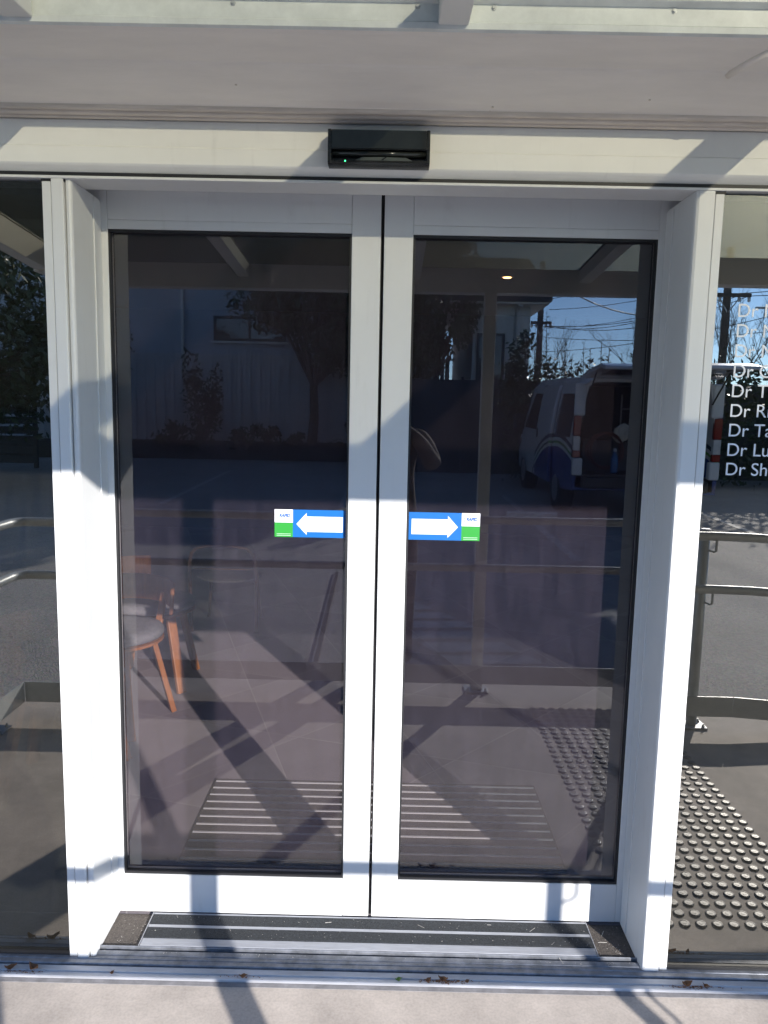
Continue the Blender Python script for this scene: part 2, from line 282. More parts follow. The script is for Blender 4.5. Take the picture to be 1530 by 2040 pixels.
# ------------------------------------------------------------------ mesh helpers
class MB:
    def __init__(s): s.v = []; s.f = []; s.mi = []
    def add(s, vs, fs, k=0):
        o = len(s.v); s.v += [tuple(p) for p in vs]; s.f += [tuple(i + o for i in q) for q in fs]; s.mi += [k] * len(fs); return s
    def box(s, x0, x1, y0, y1, z0, z1, k=0):
        if x0 > x1: x0, x1 = x1, x0
        if y0 > y1: y0, y1 = y1, y0
        if z0 > z1: z0, z1 = z1, z0
        return s.add([(x0,y0,z0),(x1,y0,z0),(x1,y1,z0),(x0,y1,z0),(x0,y0,z1),(x1,y0,z1),(x1,y1,z1),(x0,y1,z1)],
                     [(0,3,2,1),(4,5,6,7),(0,1,5,4),(1,2,6,5),(2,3,7,6),(3,0,4,7)], k)
    def tube(s, pts, r, n=10, cap=True, k=0):
        pts = [Vector(p) for p in pts]; rs = r if isinstance(r, (list, tuple)) else [r] * len(pts)
        rings = []; up = None
        for i, p in enumerate(pts):
            t = (pts[min(i+1, len(pts)-1)] - pts[max(i-1, 0)])
            if t.length < 1e-9: t = Vector((0,0,1))
            t.normalize()
            if up is None: up = Vector((0,0,1)) if abs(t.z) < 0.9 else Vector((1,0,0))
            a = t.cross(up)
            if a.length < 1e-6: up = Vector((0,1,0)); a = t.cross(up)
            a.normalize(); b = t.cross(a).normalized(); up = -b if up.dot(-b) > 0 else b
            rings.append([p + rs[i] * (math.cos(2*math.pi*j/n) * a + math.sin(2*math.pi*j/n) * b) for j in range(n)])
        vs = [q for R in rings for q in R]; fs = []
        for i in range(len(rings)-1):
            for j in range(n):
                fs.append((i*n+j, (i+1)*n+j, (i+1)*n+(j+1)%n, i*n+(j+1)%n))
        if cap: fs.append(tuple(range(n))); fs.append(tuple((len(rings)-1)*n + j for j in reversed(range(n))))
        return s.add(vs, fs, k)
    def bar(s, a, b, w, h, up=(0,0,1), k=0):           # rectangular bar from a to b
        a, b = Vector(a), Vector(b); t = (b-a).normalized(); u = Vector(up)
        sd = t.cross(u)
        if sd.length < 1e-6: sd = t.cross(Vector((0,1,0)))
        sd.normalize(); u = sd.cross(t).normalized()
        vs = []
        for p in (a, b):
            for (i, j) in ((-1,-1),(1,-1),(1,1),(-1,1)): vs.append(p + sd*(w/2*i) + u*(h/2*j))
        return s.add(vs, [(0,1,2,3),(7,6,5,4),(0,4,5,1),(1,5,6,2),(2,6,7,3),(3,7,4,0)], k)
    def extr(s, prof, x0, x1, k=0, closed=True):        # profile of (y,z) swept along x
        n = len(prof); vs = [(x0, y, z) for y, z in prof] + [(x1, y, z) for y, z in prof]; fs = []
        for i in range(n if closed else n-1):
            j = (i+1) % n; fs.append((i, j, n+j, n+i))
        if closed: fs.append(tuple(reversed(range(n)))); fs.append(tuple(range(n, 2*n)))
        return s.add(vs, fs, k)
    def prism_xz(s, pts, y0, y1, k=0):
        n = len(pts); vs = [(x, y0, z) for x, z in pts] + [(x, y1, z) for x, z in pts]
        fs = [tuple(range(n)), tuple(reversed(range(n, 2*n)))] + [(i, n+i, n+(i+1)%n, (i+1)%n) for i in range(n)]
        return s.add(vs, fs, k)
    def disc_stack(s, prof, c=(0,0,0), n=16, k=0, axis='z'):  # lathe: prof of (r, h)
        vs = []; fs = []
        for r, h in prof:
            for j in range(n):
                a = 2*math.pi*j/n; x, y = r*math.cos(a), r*math.sin(a)
                q = (x, y, h) if axis == 'z' else ((h, x, y) if axis == 'x' else (x, h, y))
                vs.append((c[0]+q[0], c[1]+q[1], c[2]+q[2]))
        for i in range(len(prof)-1):
            for j in range(n): fs.append((i*n+j, i*n+(j+1)%n, (i+1)*n+(j+1)%n, (i+1)*n+j))
        fs.append(tuple(reversed(range(n)))); fs.append(tuple((len(prof)-1)*n+j for j in range(n)))
        return s.add(vs, fs, k)
    def mesh(s, name, mats, smooth=False):
        me = bpy.data.meshes.new(name); me.from_pydata(s.v, [], s.f)
        for m_ in (mats if isinstance(mats, (list, tuple)) else [mats]): me.materials.append(MATS[m_])
        if any(s.mi): me.polygons.foreach_set('material_index', s.mi)
        bm = bmesh.new(); bm.from_mesh(me); bmesh.ops.recalc_face_normals(bm, faces=bm.faces); bm.to_mesh(me); bm.free()
        if smooth: me.polygons.foreach_set('use_smooth', [True] * len(me.polygons))
        me.update(); return me
    def build(s, name, mats, parent=None, bev=0.0, smooth=False, seg=2):
        return link(name, s.mesh(name, mats, smooth), parent, bev, smooth, seg)
def link(name, me, parent=None, bev=0.0, smooth=False, seg=2):
    o = bpy.data.objects.new(name, me); col.objects.link(o)
    if parent is not None:
        o.parent = parent
        if parent.get('_w') is not None: o.matrix_parent_inverse = Matrix.Translation(-Vector(parent['_w']))
    if bev:
        b = o.modifiers.new('bevel', 'BEVEL'); b.width = bev; b.segments = seg; b.limit_method = 'ANGLE'; b.angle_limit = R_(40); b.harden_normals = False
    return o
def thing(name, loc, label, cat, group=None, world=True, rz=0.0):
    """Empty at the base of a thing. world=True: its parts are given in world coordinates"""
    o = bpy.data.objects.new(name, None); col.objects.link(o); o.location = loc; o.rotation_euler = (0, 0, rz); o.empty_display_size = 0.1
    o['label'] = label; o['category'] = cat
    if group: o['group'] = group
    if world: o['_w'] = tuple(loc)
    return o
def tag(o, label, cat, group=None):
    o['label'] = label; o['category'] = cat
    if group: o['group'] = group
    return o
def structure(o): o['kind'] = 'structure'; return o
def copy_thing(root, loc, rz, label, name=None):
    r = root.copy(); col.objects.link(r); r.location = loc; r.rotation_euler = (0, 0, rz); r['label'] = label
    for ch in list(root.children):
        c = ch.copy(); col.objects.link(c); c.parent = r
        for g_ in ch.children:
            d = g_.copy(); col.objects.link(d); d.parent = c
    return r
def text_mesh(txt, size, x, y, z, width=None, depth=0.0002, mname='vinyl_white', bold=0.0, slant=0.0):
    cu = bpy.data.curves.new('txt', 'FONT'); cu.body = txt; cu.size = size; cu.extrude = depth; cu.offset = bold; cu.shear = slant
    o = bpy.data.objects.new('txt', cu); col.objects.link(o)
    bpy.context.view_layer.update()
    me = bpy.data.meshes.new_from_object(o.evaluated_get(bpy.context.evaluated_depsgraph_get()))
    bpy.data.objects.remove(o); bpy.data.curves.remove(cu)
    xs = [v.co.x for v in me.vertices]; x0, x1 = min(xs), max(xs); k = (width / (x1 - x0)) if width else 1.0
    for v in me.vertices:
        a, b_, c_ = v.co; v.co = (x + (a - x0) * k, y - c_, z + b_)
    me.materials.clear(); me.materials.append(MATS[mname]); me.update(); return me

# ================================================================== SETTING
def gz(y):                                               # height of the car park, rising gently away from the porch
    return -0.05 + 0.02 * min(max(-y - 2.1, 0.0), 18.0)
b = MB()
rows = [-2.08, -5, -9, -14, -20.1, -40, -160]
for i in range(len(rows) - 1):
    y0, y1 = rows[i], rows[i+1]
    b.add([(-120, y0, gz(y0)), (120, y0, gz(y0)), (120, y1, gz(y1)), (-120, y1, gz(y1))], [(0, 3, 2, 1)])
cp = structure(b.build('car_park', 'asphalt'))
b = MB(); b.add([(-120, -2.06, -0.055), (120, -2.06, -0.055), (120, 60, -0.055), (-120, 60, -0.055)], [(0, 1, 2, 3)])
structure(b.build('ground', 'soil'))
ZP = -0.014
b = MB(); b.box(-2.2, 6.0, -2.10, -0.253, -0.2, ZP)
porch = structure(b.build('porch_slab', 'porch_concrete', bev=0.012))

# tactile studs: 13 columns by 27 rows on a 50 mm grid
stud_me = MB().disc_stack([(0.0178, 0), (0.0178, 0.001), (0.0150, 0.0045), (0.0125, 0.005), (0.0118, 0.0042), (0.006, 0.0042), (0.005, 0.0048)], n=12).mesh('tactile_stud', 'stud')
cells = []
for i in range(13):
    for j in range(27): cells.append((0.812 + 0.0503 * i, -0.385 - 0.0503 * j))
cells.sort(key=lambda q: (q[0]-0.03)**2 + (2.5 - q[1])**2)
rest = MB()
for k, (x, y) in enumerate(cells):
    if k < 300:
        o = bpy.data.objects.new('tactile_stud', stud_me); col.objects.link(o); o.parent = porch; o.location = (x, y, ZP)
    else:
        rest.disc_stack([(0.0178, 0), (0.0178, 0.001), (0.0150, 0.0045), (0.0125, 0.005), (0.0118, 0.0042), (0.006, 0.0042), (0.005, 0.0048)], c=(x, y, ZP), n=12)
o = rest.build('tactile_stud_rows', 'stud', porch); o['kind'] = 'stuff'

# room behind the glass
b = MB(); b.box(-4.0, 4.0, 0.002, 7.5, -0.06, 0.0); structure(b.build('interior_floor', 'carpet_print'))
b = MB(); b.box(-4.0, 4.0, 7.5, 7.6, 0, 2.7); structure(b.build('interior_wall_back', 'int_wall'))
b = MB(); b.box(-4.1, -4.0, -0.15, 7.6, 0, 2.7); structure(b.build('interior_wall_left', 'int_wall'))
b = MB(); b.box(4.0, 4.1, -0.15, 7.6, 0, 2.7); structure(b.build('interior_wall_right', 'int_wall'))
b = MB(); b.box(-4.1, 4.1, 0.09, 7.6, 2.7, 2.8); structure(b.build('interior_ceiling', 'int_ceiling'))
for (x0, x1) in ((-4.0, -0.80), (0.80, 4.0)): structure(MB().box(x0, x1, -0.14, -0.0, -0.06, -0.002).build('interior_edge_floor', 'carpet_print'))
b = MB(); b.box(-0.756, 0.756, -0.148, 0.0, -0.05, 0.002); structure(b.build('threshold_floor', 'brown_carpet'))

# ================================================================== BUILDING FRONT
bl = thing('clinic_building', (0, 0.3, 0), 'pale rendered building front with shaded eave above the glass doors', 'building')
prof = [(-0.20, 2.2005), (-0.2, 2.75), (-0.450, 2.75), (-0.450, 2.293), (-0.442, 2.2885), (-0.364, 2.2640), (-0.360, 2.2605), (-0.348, 2.2545), (-0.27, 2.2225), (-0.252, 2.2165), (-0.248, 2.2115)]
b = MB(); b.extr(prof, -5, 6); b.build('eave_soffit', 'soffit_paint', bl, bev=0.0015)
for (yy, zz, rr) in ((-0.243, 2.2125, 0.0080), (-0.228, 2.2065, 0.0080), (-0.213, 2.2020, 0.0070)):
    b = MB(); b.tube([(-5, yy, zz), (6, yy, zz)], rr, 10); b.build('eave_bead', 'soffit_bead', bl, smooth=True)
b = MB(); b.box(-5, 6, -0.199, 0.09, 2.2, 2.9); b.build('wall_over_doors', 'head_white', bl)
for (x0, x1) in ((-6, -2.62), (2.62, 6)):
    b = MB(); b.box(x0, x1, -0.2, 0.09, -0.05, 2.2); b.build('outer_wall', 'house_white', bl)
b = MB(); b.box(-6, 6, -0.40, 8, 2.9, 3.0); b.build('roof_deck', 'roof_dark', bl)
b = MB(); b.box(-1.66, -1.654, -0.4521, -0.4505, 2.31, 2.44)  # soffit joint cover
b.build('soffit_joint', 'soffit_bead', bl)

MB().tube([(0.745, -0.352, 2.2600), (0.775, -0.39, 2.2725), (0.83, -0.445, 2.2900)], 0.0085, 10).build('hip_bead', 'soffit_paint', bl, smooth=True)
for x_, y_, z_ in ((0.246, -0.249, 2.2155), (0.250, -0.262, 2.2190), (-1.02, -0.30, 2.2345), (-0.33, -0.31, 2.2385), (0.60, -0.29, 2.2305)): MB().disc_stack([(0.0028, z_-0.0012), (0.0022, z_+0.002)], c=(x_, y_, 0), n=8).build('nail_head', 'soffit_bead', bl)

# ================================================================== DOOR FRAME (header, jambs, track)
fr = thing('door_frame', (0, -0.1, 0), 'white aluminium door frame with deep jambs and wide header', 'door frame')
# header cover: front face, small step, bottom chamfer
b = MB(); b.extr([(-0.198, 2.1985), (-0.20, 2.197), (-0.20, 2.139), (-0.2025, 2.136), (-0.2025, 2.099), (-0.1985, 2.0945), (-0.183, 2.0825), (-0.10, 2.0825), (-0.10, 2.1985)], -2.9, 2.9)
b.build('header_cover', 'head_white', fr, bev=0.001)
b = MB(); b.box(-2.9, 2.9, -0.184, -0.11, 2.0725, 2.0820); b.build('header_gap_seal', 'rubber', fr)
b = MB(); b.box(-2.62, 2.62, -0.192, -0.095, 2.0655, 2.0720); b.build('head_transom', 'white_alu', fr, bev=0.0012)
b = MB(); b.box(-2.62, 2.62, -0.054, 0.09, 2.115, 2.195); b.build('door_operator_case', 'white_alu', fr)
b = MB(); b.box(-0.80, 0.80, -0.0945, -0.002, 2.0915, 2.113); b.build('head_track_cover', 'white_alu', fr)
for s in (-1, 1):
    pj = [(0.757, 0.055), (0.757, -0.178), (0.7595, -0.183), (0.7640, -0.1845), (0.7705, -0.1835), (0.7715, -0.1760), (0.7745, -0.1760), (0.7750, -0.1890), (0.777, -0.191), (0.8025, -0.191), (0.804, -0.1895), (0.804, 0.055)]
    if s > 0: pj = [(0.757, 0.055), (0.757, -0.182), (0.760, -0.1885), (0.766, -0.191), (0.8025, -0.191), (0.804, -0.1895), (0.804, 0.055)]
    vs_ = [(s*x, y, z) for z in (0.002, 2.0650) for x, y in pj]; nj = len(pj)
    b = MB(); b.add(vs_, [tuple(range(nj)), tuple(range(nj, 2*nj))] + [(i, (i+1) % nj, nj+(i+1) % nj, nj+i) for i in range(nj)]); j = b.build('jamb', 'white_alu', fr)
    b = MB(); b.box(s*0.8068, s*0.828, -0.186, -0.150, 0.004, 2.0595); b.build('glazing_bead', 'white_alu', j, bev=0.0012)
    MB().box(s*0.8042, s*0.8066, -0.1845, -0.150, 0.005, 2.0590).build('seam_seal', 'seam_grey', j)
    if s < 0: MB().box(s*0.7717, s*0.7743, -0.1795, -0.1762, 0.005, 2.0590).build('seam_seal', 'seam_grey', j)
    b = MB(); b.box(s*0.7535, s*0.7570, -0.050, -0.001, 0.01, 2.06); b.build('jamb_stop', 'white_alu', j, bev=0.0008)
    b = MB(); b.box(s*0.772, s*0.83, -0.1865, -0.150, 2.0600, 2.0652); b.build('jamb_top_seal', 'rubber', j)
# sill and tracks
b = MB(); b.extr([(-0.2125, -0.03), (-0.2125, 0.002), (-0.2105, 0.004), (-0.197, 0.004), (-0.196, 0.0025), (-0.194, 0.0025), (-0.193, 0.004), (-0.182, 0.004), (-0.181, 0.0025), (-0.179, 0.0025), (-0.178, 0.005), (-0.164, 0.007), (-0.1625, 0.006), (-0.1625, -0.03)], -2.9, 2.9)
b.build('sill_track', 'alu_dirty', fr)
b = MB(); b.extr([(-0.1605, -0.03), (-0.1605, -0.02), (-0.152, -0.02), (-0.1515, 0.009), (-0.1490, 0.011), (-0.1490, -0.03)], -0.757, 0.757); b.build('track_upstand', 'alu_dirty', fr)
b = MB(); b.extr([(-0.252, -0.03), (-0.252, -0.006), (-0.2505, -0.0035), (-0.240, -0.0025), (-0.2385, -0.0045), (-0.236, -0.0045), (-0.235, -0.001), (-0.217, 0.0), (-0.2165, -0.03)], -2.9, 2.9)
b.build('sub_sill', 'sill_white', fr)
b = MB(); b.box(-2.9, 2.9, -0.2163, -0.2127, -0.03, -0.008); b.build('sill_gap', 'rubber', fr)
b = MB(); b.extr([(-0.2665, -0.018), (-0.2655, -0.0128), (-0.2585, -0.0118), (-0.2523, -0.0105), (-0.2523, -0.018)], -2.9, 2.9); b.build('sealant_strip', 'sealant', fr)

# ================================================================== SLIDING DOOR LEAVES
def pane(x0, x1, y0, y1, z0, z1, gm):
    b = MB(); b.box(x0, x1, y0, y1, z0, z1)
    return b, gm
def leaf(s, label):
    t = thing('sliding_door', (s*0.4, 0.02, 0.012), label, 'door', 'pair of automatic sliding doors')
    def bx(nm, x0, x1, y0, y1, z0, z1, m, bev=0.0012): b = MB(); b.box(s*x0, s*x1, y0, y1, z0, z1); return b.build(nm, m, t, bev=bev)
    bx('meeting_stile', 0.0045, 0.0823, 0.0, 0.042, 0.012, 2.100, 'white_alu', 0.002)
    bx('outer_stile', 0.7375, 0.800, 0.0, 0.042, 0.012, 2.100, 'white_alu')
    bx('top_rail', 0.0828, 0.7370, 0.0, 0.042, 2.0155, 2.100, 'white_alu', 0.0008)
    bx('top_glazing_bead', 0.0828, 0.7370, 0.0006, 0.042, 1.992, 2.0150, 'white_alu', 0.0008)
    bx('bottom_rail', 0.0828, 0.7370, 0.0, 0.042, 0.012, 0.1320, 'white_alu', 0.0008)
    bx('brush_seal', 0.0015, 0.0043, 0.012, 0.034, 0.014, 2.098, 'rubber', 0)
    g_ = MB()
    for (x0, x1, z0, z1) in ((0.0824, 0.0880, 0.1321, 1.9919), (0.7318, 0.7374, 0.1321, 1.9919), (0.0881, 0.7317, 0.1321, 0.1400), (0.0881, 0.7317, 1.9845, 1.9919)):
        g_.box(s*x0, s*x1, 0.004, 0.018, z0, z1)
    g_.build('gasket', 'rubber', t)
    me = bpy.data.meshes.new('glass_pane'); b = MB(); b.box(s*0.0824, s*0.7374, 0.020, 0.026, 0.1325, 1.9915); me = b.mesh('glass_pane', ['clear', 'door_glass'])
    for p in me.polygons: p.material_index = 1 if p.normal.y < -0.9 else 0
    link('glass_pane', me, t)
    return t
leafL = leaf(-1, 'left glass sliding door leaf with arrow sticker pointing left')
leafR = leaf(1, 'right glass sliding door leaf with arrow sticker pointing right')

def sticker(t, s):
    Y = 0.0195; z0, z1 = 1.162, 1.241
    xi, xo, xm = 0.0895, 0.291, 0.239                       # inner edge, outer edge, split
    b = MB(); b.box(s*xi, s*xm, Y-0.0004, Y, z0, z1); st = b.build('arrow_sticker', 'sticker_blue', t)
    inv = Matrix.Translation(-Vector(t['_w']))
    def sub(nm, me):
        o = bpy.data.objects.new(nm, me); col.objects.link(o); o.parent = st; return o
    b = MB(); b.box(s*xm, s*xo, Y-0.0004, Y, 1.2035, z1); sub('logo_panel', b.mesh('logo_panel', 'vinyl_white'))
    b = MB(); b.box(s*xm, s*xo, Y-0.0004, Y, z0, 1.2030); sub('green_panel', b.mesh('green_panel', 'sticker_green'))
    b = MB(); pts = [(0.0975, 1.178), (0.0975, 1.222), (0.200, 1.222), (0.200, 1.232), (0.229, 1.200), (0.200, 1.169), (0.200, 1.178)]
    b.prism_xz([(s*x, z) for x, z in pts], Y-0.0008, Y-0.0004); sub('arrow', b.mesh('arrow', 'vinyl_white'))
    # thin border line, ring and word of the logo, small caption rules
    xs = min(s*xm, s*xo)
    me = text_mesh('RAPID', 0.0125, xs + 0.0135, Y - 0.0008, 1.2195, width=0.031, mname='logo_blue', bold=0.0006, slant=0.2); sub('logo_word', me)
    b = MB(); n_ = 18
    pts = []
    c0 = (xs + 0.0165, 1.2225)
    for k in range(n_): a = math.radians(60 + 250*k/(n_-1)); pts.append((c0[0] + 0.0098*math.cos(a), Y-0.0006, c0[1] + 0.0098*math.sin(a)))
    b.tube(pts, [0.0003 + 0.0006*math.sin(math.pi*k/(n_-1)) for k in range(n_)], 6); sub('logo_ring', b.mesh('logo_ring', 'sticker_green'))
    for zz in (1.1660, 1.1705): sub('caption_rule', MB().box(xs + 0.006, xs + 0.046, Y-0.0008, Y-0.0004, zz, zz + 0.0009).mesh('caption_rule', 'vinyl_white'))
sticker(leafL, -1); sticker(leafR, 1)

# ================================================================== SIDELIGHTS
def sidelight(s, label):
    t = thing('side_window', (s*1.6, -0.17, 0.0), label, 'window')
    me = None; b = MB(); b.box(s*0.815, s*2.60, -0.175, -0.168, 0.012, 2.060); me = b.mesh('glass_pane', ['clear', 'side_glass'])
    for p in me.polygons: p.material_index = 1 if p.normal.y < -0.9 else 0
    link('glass_pane', me, t)
    b = MB(); b.box(s*2.575, s*2.62, -0.19, -0.05, 0.004, 2.06); b.build('end_post', 'white_alu', t, bev=0.0015)
    b = MB(); b.box(s*0.8265, s*2.574, -0.183, -0.160, 0.0045, 0.0115); b.build('bottom_seal', 'rubber', t)
    return t
sl = sidelight(-1, 'dark fixed side window left of the sliding doors')
sr = sidelight(1, 'fixed side window right of the doors, lettered with doctors names')
rows_t = ['Dr M', 'Dr N', 'Dr M', 'Dr G', 'Dr Th', 'Dr Ric', 'Dr Ta', 'Dr Lu', 'Dr She']
for i, tx in enumerate(rows_t):
    z = 1.772 - i * 0.0492
    me = text_mesh(tx, 0.0465, 0.8875, -0.1753, z, mname='letter_white', depth=0.0002)
    link('lettering', me, sr)

# ================================================================== MATS AT THE THRESHOLD
t = thing('entrance_mat', (0, -0.08, 0.002), 'narrow dark entrance mat with aluminium bars in front of the doors', 'mat')
b = MB(); b.box(-0.648, 0.648, -0.147, -0.004, 0.0022, 0.0085); b.build('mat_base', 'alu_dirty', t)
for (y0, y1) in ((-0.056, -0.014), (-0.114, -0.072)):
    b = MB(); b.box(-0.646, 0.646, y0, y1, 0.0088, 0.0135); b.build('pile_strip', 'mat_pile', t)
for (y0, y1, z1) in ((-0.0125, -0.005, 0.0125), (-0.071, -0.057, 0.0120), (-0.146, -0.1155, 0.0115)):
    b = MB(); b.box(-0.647, 0.647, y0, y1, 0.0088, z1); b.build('metal_bar', 'alu', t, bev=0.001)
for s in (-1, 1):
    b = MB(); b.box(s*0.6482, s*0.6505, -0.147, -0.004, 0.0022, 0.0125); b.build('edge_bar', 'alu', t)
t = thing('interior_mat', (0, 0.55, 0.0), 'dark ribbed floor mat with thin silver bars inside the doors', 'mat')
b = MB(); b.box(-0.655, 0.655, 0.265, 0.855, 0.0005, 0.006); b.build('mat_base', 'brown_carpet', t)
for k in range(11):
    y = 0.832 - 0.0545*k
    b = MB(); b.box(-0.648, 0.648, y-0.0038, y+0.0038, 0.0062, 0.0095); b.build('metal_bar', 'alu_bright', t)

# ================================================================== DOOR SENSOR
t = thing('door_sensor', (-0.007, -0.2, 2.13), 'black motion sensor on the white header above the doors', 'sensor')
b = MB(); b.extr([(-0.203, 2.174), (-0.236, 2.174), (-0.243, 2.169), (-0.246, 2.128), (-0.246, 2.1275), (-0.226, 2.1275), (-0.226, 2.106), (-0.244, 2.104), (-0.2435, 2.099), (-0.236, 2.0955), (-0.203, 2.0955)], -0.129, 0.110)
hs = b.build('housing', 'sensor_black', t, bev=0.003)
for s_, x0, x1 in ((0, -0.1292, -0.121), (1, 0.102, 0.1102)):
    b = MB(); b.box(x0, x1, -0.2445, -0.205, 2.0968, 2.1728); b.build('end_cap', 'sensor_black', t, bev=0.002)
b = MB(); b.box(-0.119, 0.101, -0.2475, -0.2458, 2.1295, 2.1700); b.build('gloss_cover', 'sensor_gloss', t, bev=0.0006)
b = MB(); b.tube([(-0.119, -0.234, 2.121), (0.101, -0.234, 2.121)], 0.0065, 12); b.build('lens_bar', 'sensor_gloss', t, smooth=True)
b = MB(); b.prism_xz([(-0.065, 2.1035), (-0.05, 2.1105), (0.0, 2.1115), (0.055, 2.1105), (0.07, 2.1035)], -0.2440, -0.2395); b.build('sensor_lip', 'sensor_grey', t)
b = MB(); b.prism_xz([(-0.004, 2.1045), (0.006, 2.1115), (0.010, 2.1115), (0.001, 2.1045)], -0.2452, -0.2442); b.build('notch_mark', 'sensor_black', t)
b = MB(); b.disc_stack([(0.0016, -0.2448), (0.0012, -0.2455)], c=(-0.088, 0, 2.1015), n=10, axis='y'); b.build('status_light', 'led_green', t)

# ================================================================== CANOPY
cn = thing('canopy', (0.5, -1.94, ZP), 'white steel canopy with tinted roof sheets over the entrance', 'canopy')
b = MB(); b.box(-1.66, 3.6, -2.025, -1.930, 2.139, 2.262); b.build('front_beam', 'canopy_white', cn, bev=0.003)
def rz_(y): return 2.298 + (y + 0.467) * 0.0704              # underside of rafters
RX = [-1.62, -0.742, 0.141, 1.022, 1.902, 2.782, 3.56]
for i, x in enumerate(RX):
    hgt = 0.062 if 0 < i < len(RX) - 1 else 0.115
    off = 0 if 0 < i < len(RX) - 1 else -0.045
    b = MB(); a0 = (x, -0.468, rz_(-0.468) + 0.031 + off/2 + 0.0); a1 = (x, -1.929, rz_(-1.929) + 0.031 + off/2)
    b.bar(a0, a1, 0.062, hgt); r_ = b.build('rafter', 'canopy_white', cn, bev=0.003)
    b = MB(); b.box(x-0.036, x+0.036, -1.9288, -1.925, 2.150, 2.245); b.build('end_plate', 'canopy_white', r_)
b = MB(); b.extr([(-0.452, 2.291), (-0.464, 2.292), (-0.4655, 2.304), (-0.4625, 2.306), (-0.4625, 2.340), (-0.480, 2.345), (-0.480, 2.3505), (-0.452, 2.3505)], -1.66, 3.6)
fl = b.build('wall_flashing', 'flashing', cn, bev=0.0006)
for x in (-1.25, -0.305, 0.068, 0.222, 0.585, 1.35):
    b = MB(); b.disc_stack([(0.0055, -0.4628), (0.0055, -0.4640), (0.0034, -0.4642), (0.0030, -0.4668)], c=(x, 0, 2.3335), n=8, axis='y'); b.build('screw', 'galv', fl)
for i in range(len(RX) - 1):
    x0, x1 = RX[i] + 0.004, RX[i+1] - 0.004; b = MB()
    for j in range(1):
        ya, yb = -0.470, -2.06
        za, zb = rz_(ya) + 0.0645, rz_(yb) + 0.0645; T = 0.008
        b.add([(x0, ya, za), (x1, ya, za), (x1, yb, zb), (x0, yb, zb), (x0, ya, za+T), (x1, ya, za+T), (x1, yb, zb+T), (x0, yb, zb+T)], [(0, 3, 2, 1), (4, 5, 6, 7), (0, 1, 5, 4), (1, 2, 6, 5), (2, 3, 7, 6), (3, 0, 4, 7)])
    b.build('roof_panel', 'roof_sheet', cn)
    b = MB(); b.bar((RX[i], -0.482, rz_(-0.482)+0.0765), (RX[i], -2.06, rz_(-2.06)+0.0765), 0.05, 0.006); b.build('sheet_cap', 'canopy_white', cn)
for x in (0.541, 2.62):
    b = MB(); b.box(x-0.031, x+0.031, -1.975, -1.913, ZP+0.011, 2.1385); p_ = b.build('post', 'canopy_white', cn, bev=0.004)
    b = MB(); b.box(x-0.065, x+0.065, -1.995, -1.893, ZP+0.0005, ZP+0.0105); b.build('base_plate', 'galv', p_, bev=0.001)
    for sx_ in (-0.05, 0.05): MB().disc_stack([(0.009, ZP+0.0106), (0.009, ZP+0.018), (0.005, ZP+0.019), (0.005, ZP+0.03)], c=(x+sx_, -1.905, 0), n=8).build('anchor_bolt', 'galv', p_)

# ================================================================== HANDRAIL
hr = thing('handrail', (0.0, -1.86, ZP), 'grey tubular double handrail with kick board along the porch edge', 'handrail')
def rail_path(z, y=-1.845):
    pts = [(-1.75, -0.75, z), (-1.75, y+0.08, z), (-1.74, y+0.03, z), (-1.71, y+0.005, z), (-1.66, y, z), (-0.6, y, z), (0.6, y, z), (1.6, y, z), (1.78, y, z-0.004), (2.2, y, z-0.03), (4.5, y, z-0.19)]
    return pts
for z, r in ((0.961, 0.0215), (0.702, 0.0215)):
    b = MB(); b.tube(rail_path(z), r, 16); b.build('rail', 'galv', hr, smooth=True)
b = MB()
for (p0, p1) in (((-1.75, -0.75), (-1.75, -1.852)), ((-1.745, -1.857), (1.75, -1.857))):
    b.bar((p0[0], p0[1], 0.107), (p1[0], p1[1], 0.107), 0.006, 0.102)
b.bar((1.752, -1.857, 0.107), (4.5, -1.857, -0.08), 0.006, 0.102)
b.build('kick_board', 'galv', hr)
for (x, y, zt) in ((1.572, -1.905, 0.985), (3.0, -1.905, 0.90), (-1.81, -1.66, 0.985), (-1.81, -0.9, 0.985)):
    b = MB(); b.tube([(x, y, ZP+0.01), (x, y, zt-0.006)], 0.0245, 16); p_ = b.build('post', 'galv', hr, smooth=True)
    b = MB(); b.disc_stack([(0.027, zt-0.006), (0.028, zt), (0.02, zt+0.004)], c=(x, y, 0), n=16); b.build('cap', 'alu', p_, smooth=False)
    b = MB(); b.box(x-0.065, x+0.065, y-0.05, y+0.05, ZP+0.0005, ZP+0.010); b.build('base_plate', 'alu', p_, bev=0.001)
    for sx_ in (-0.048, 0.048):
        for sy in (-0.034, 0.034): MB().disc_stack([(0.008, ZP+0.0101), (0.008, ZP+0.017), (0.004, ZP+0.018), (0.004, ZP+0.026)], c=(x+sx_, y+sy, 0), n=8).build('anchor_bolt', 'galv', p_)
    if y < -1.8:
        for z in (0.961, 0.702):
            b = MB(); dz = (zt - 0.985)
            b.tube([(x+0.015, y+0.01, z-0.075+dz), (x+0.03, y+0.045, z-0.078+dz), (x+0.034, -1.848, z-0.072+dz), (x+0.034, -1.846, z-0.015+dz)], 0.006, 8); b.build('bracket', 'galv', p_, smooth=True)
    else:
        for z in (0.961, 0.702): MB().tube([(x, y, z-0.07), (x+0.058, y, z-0.07), (x+0.06, y, z-0.01)], 0.006, 8).build('bracket', 'galv', p_, smooth=True)

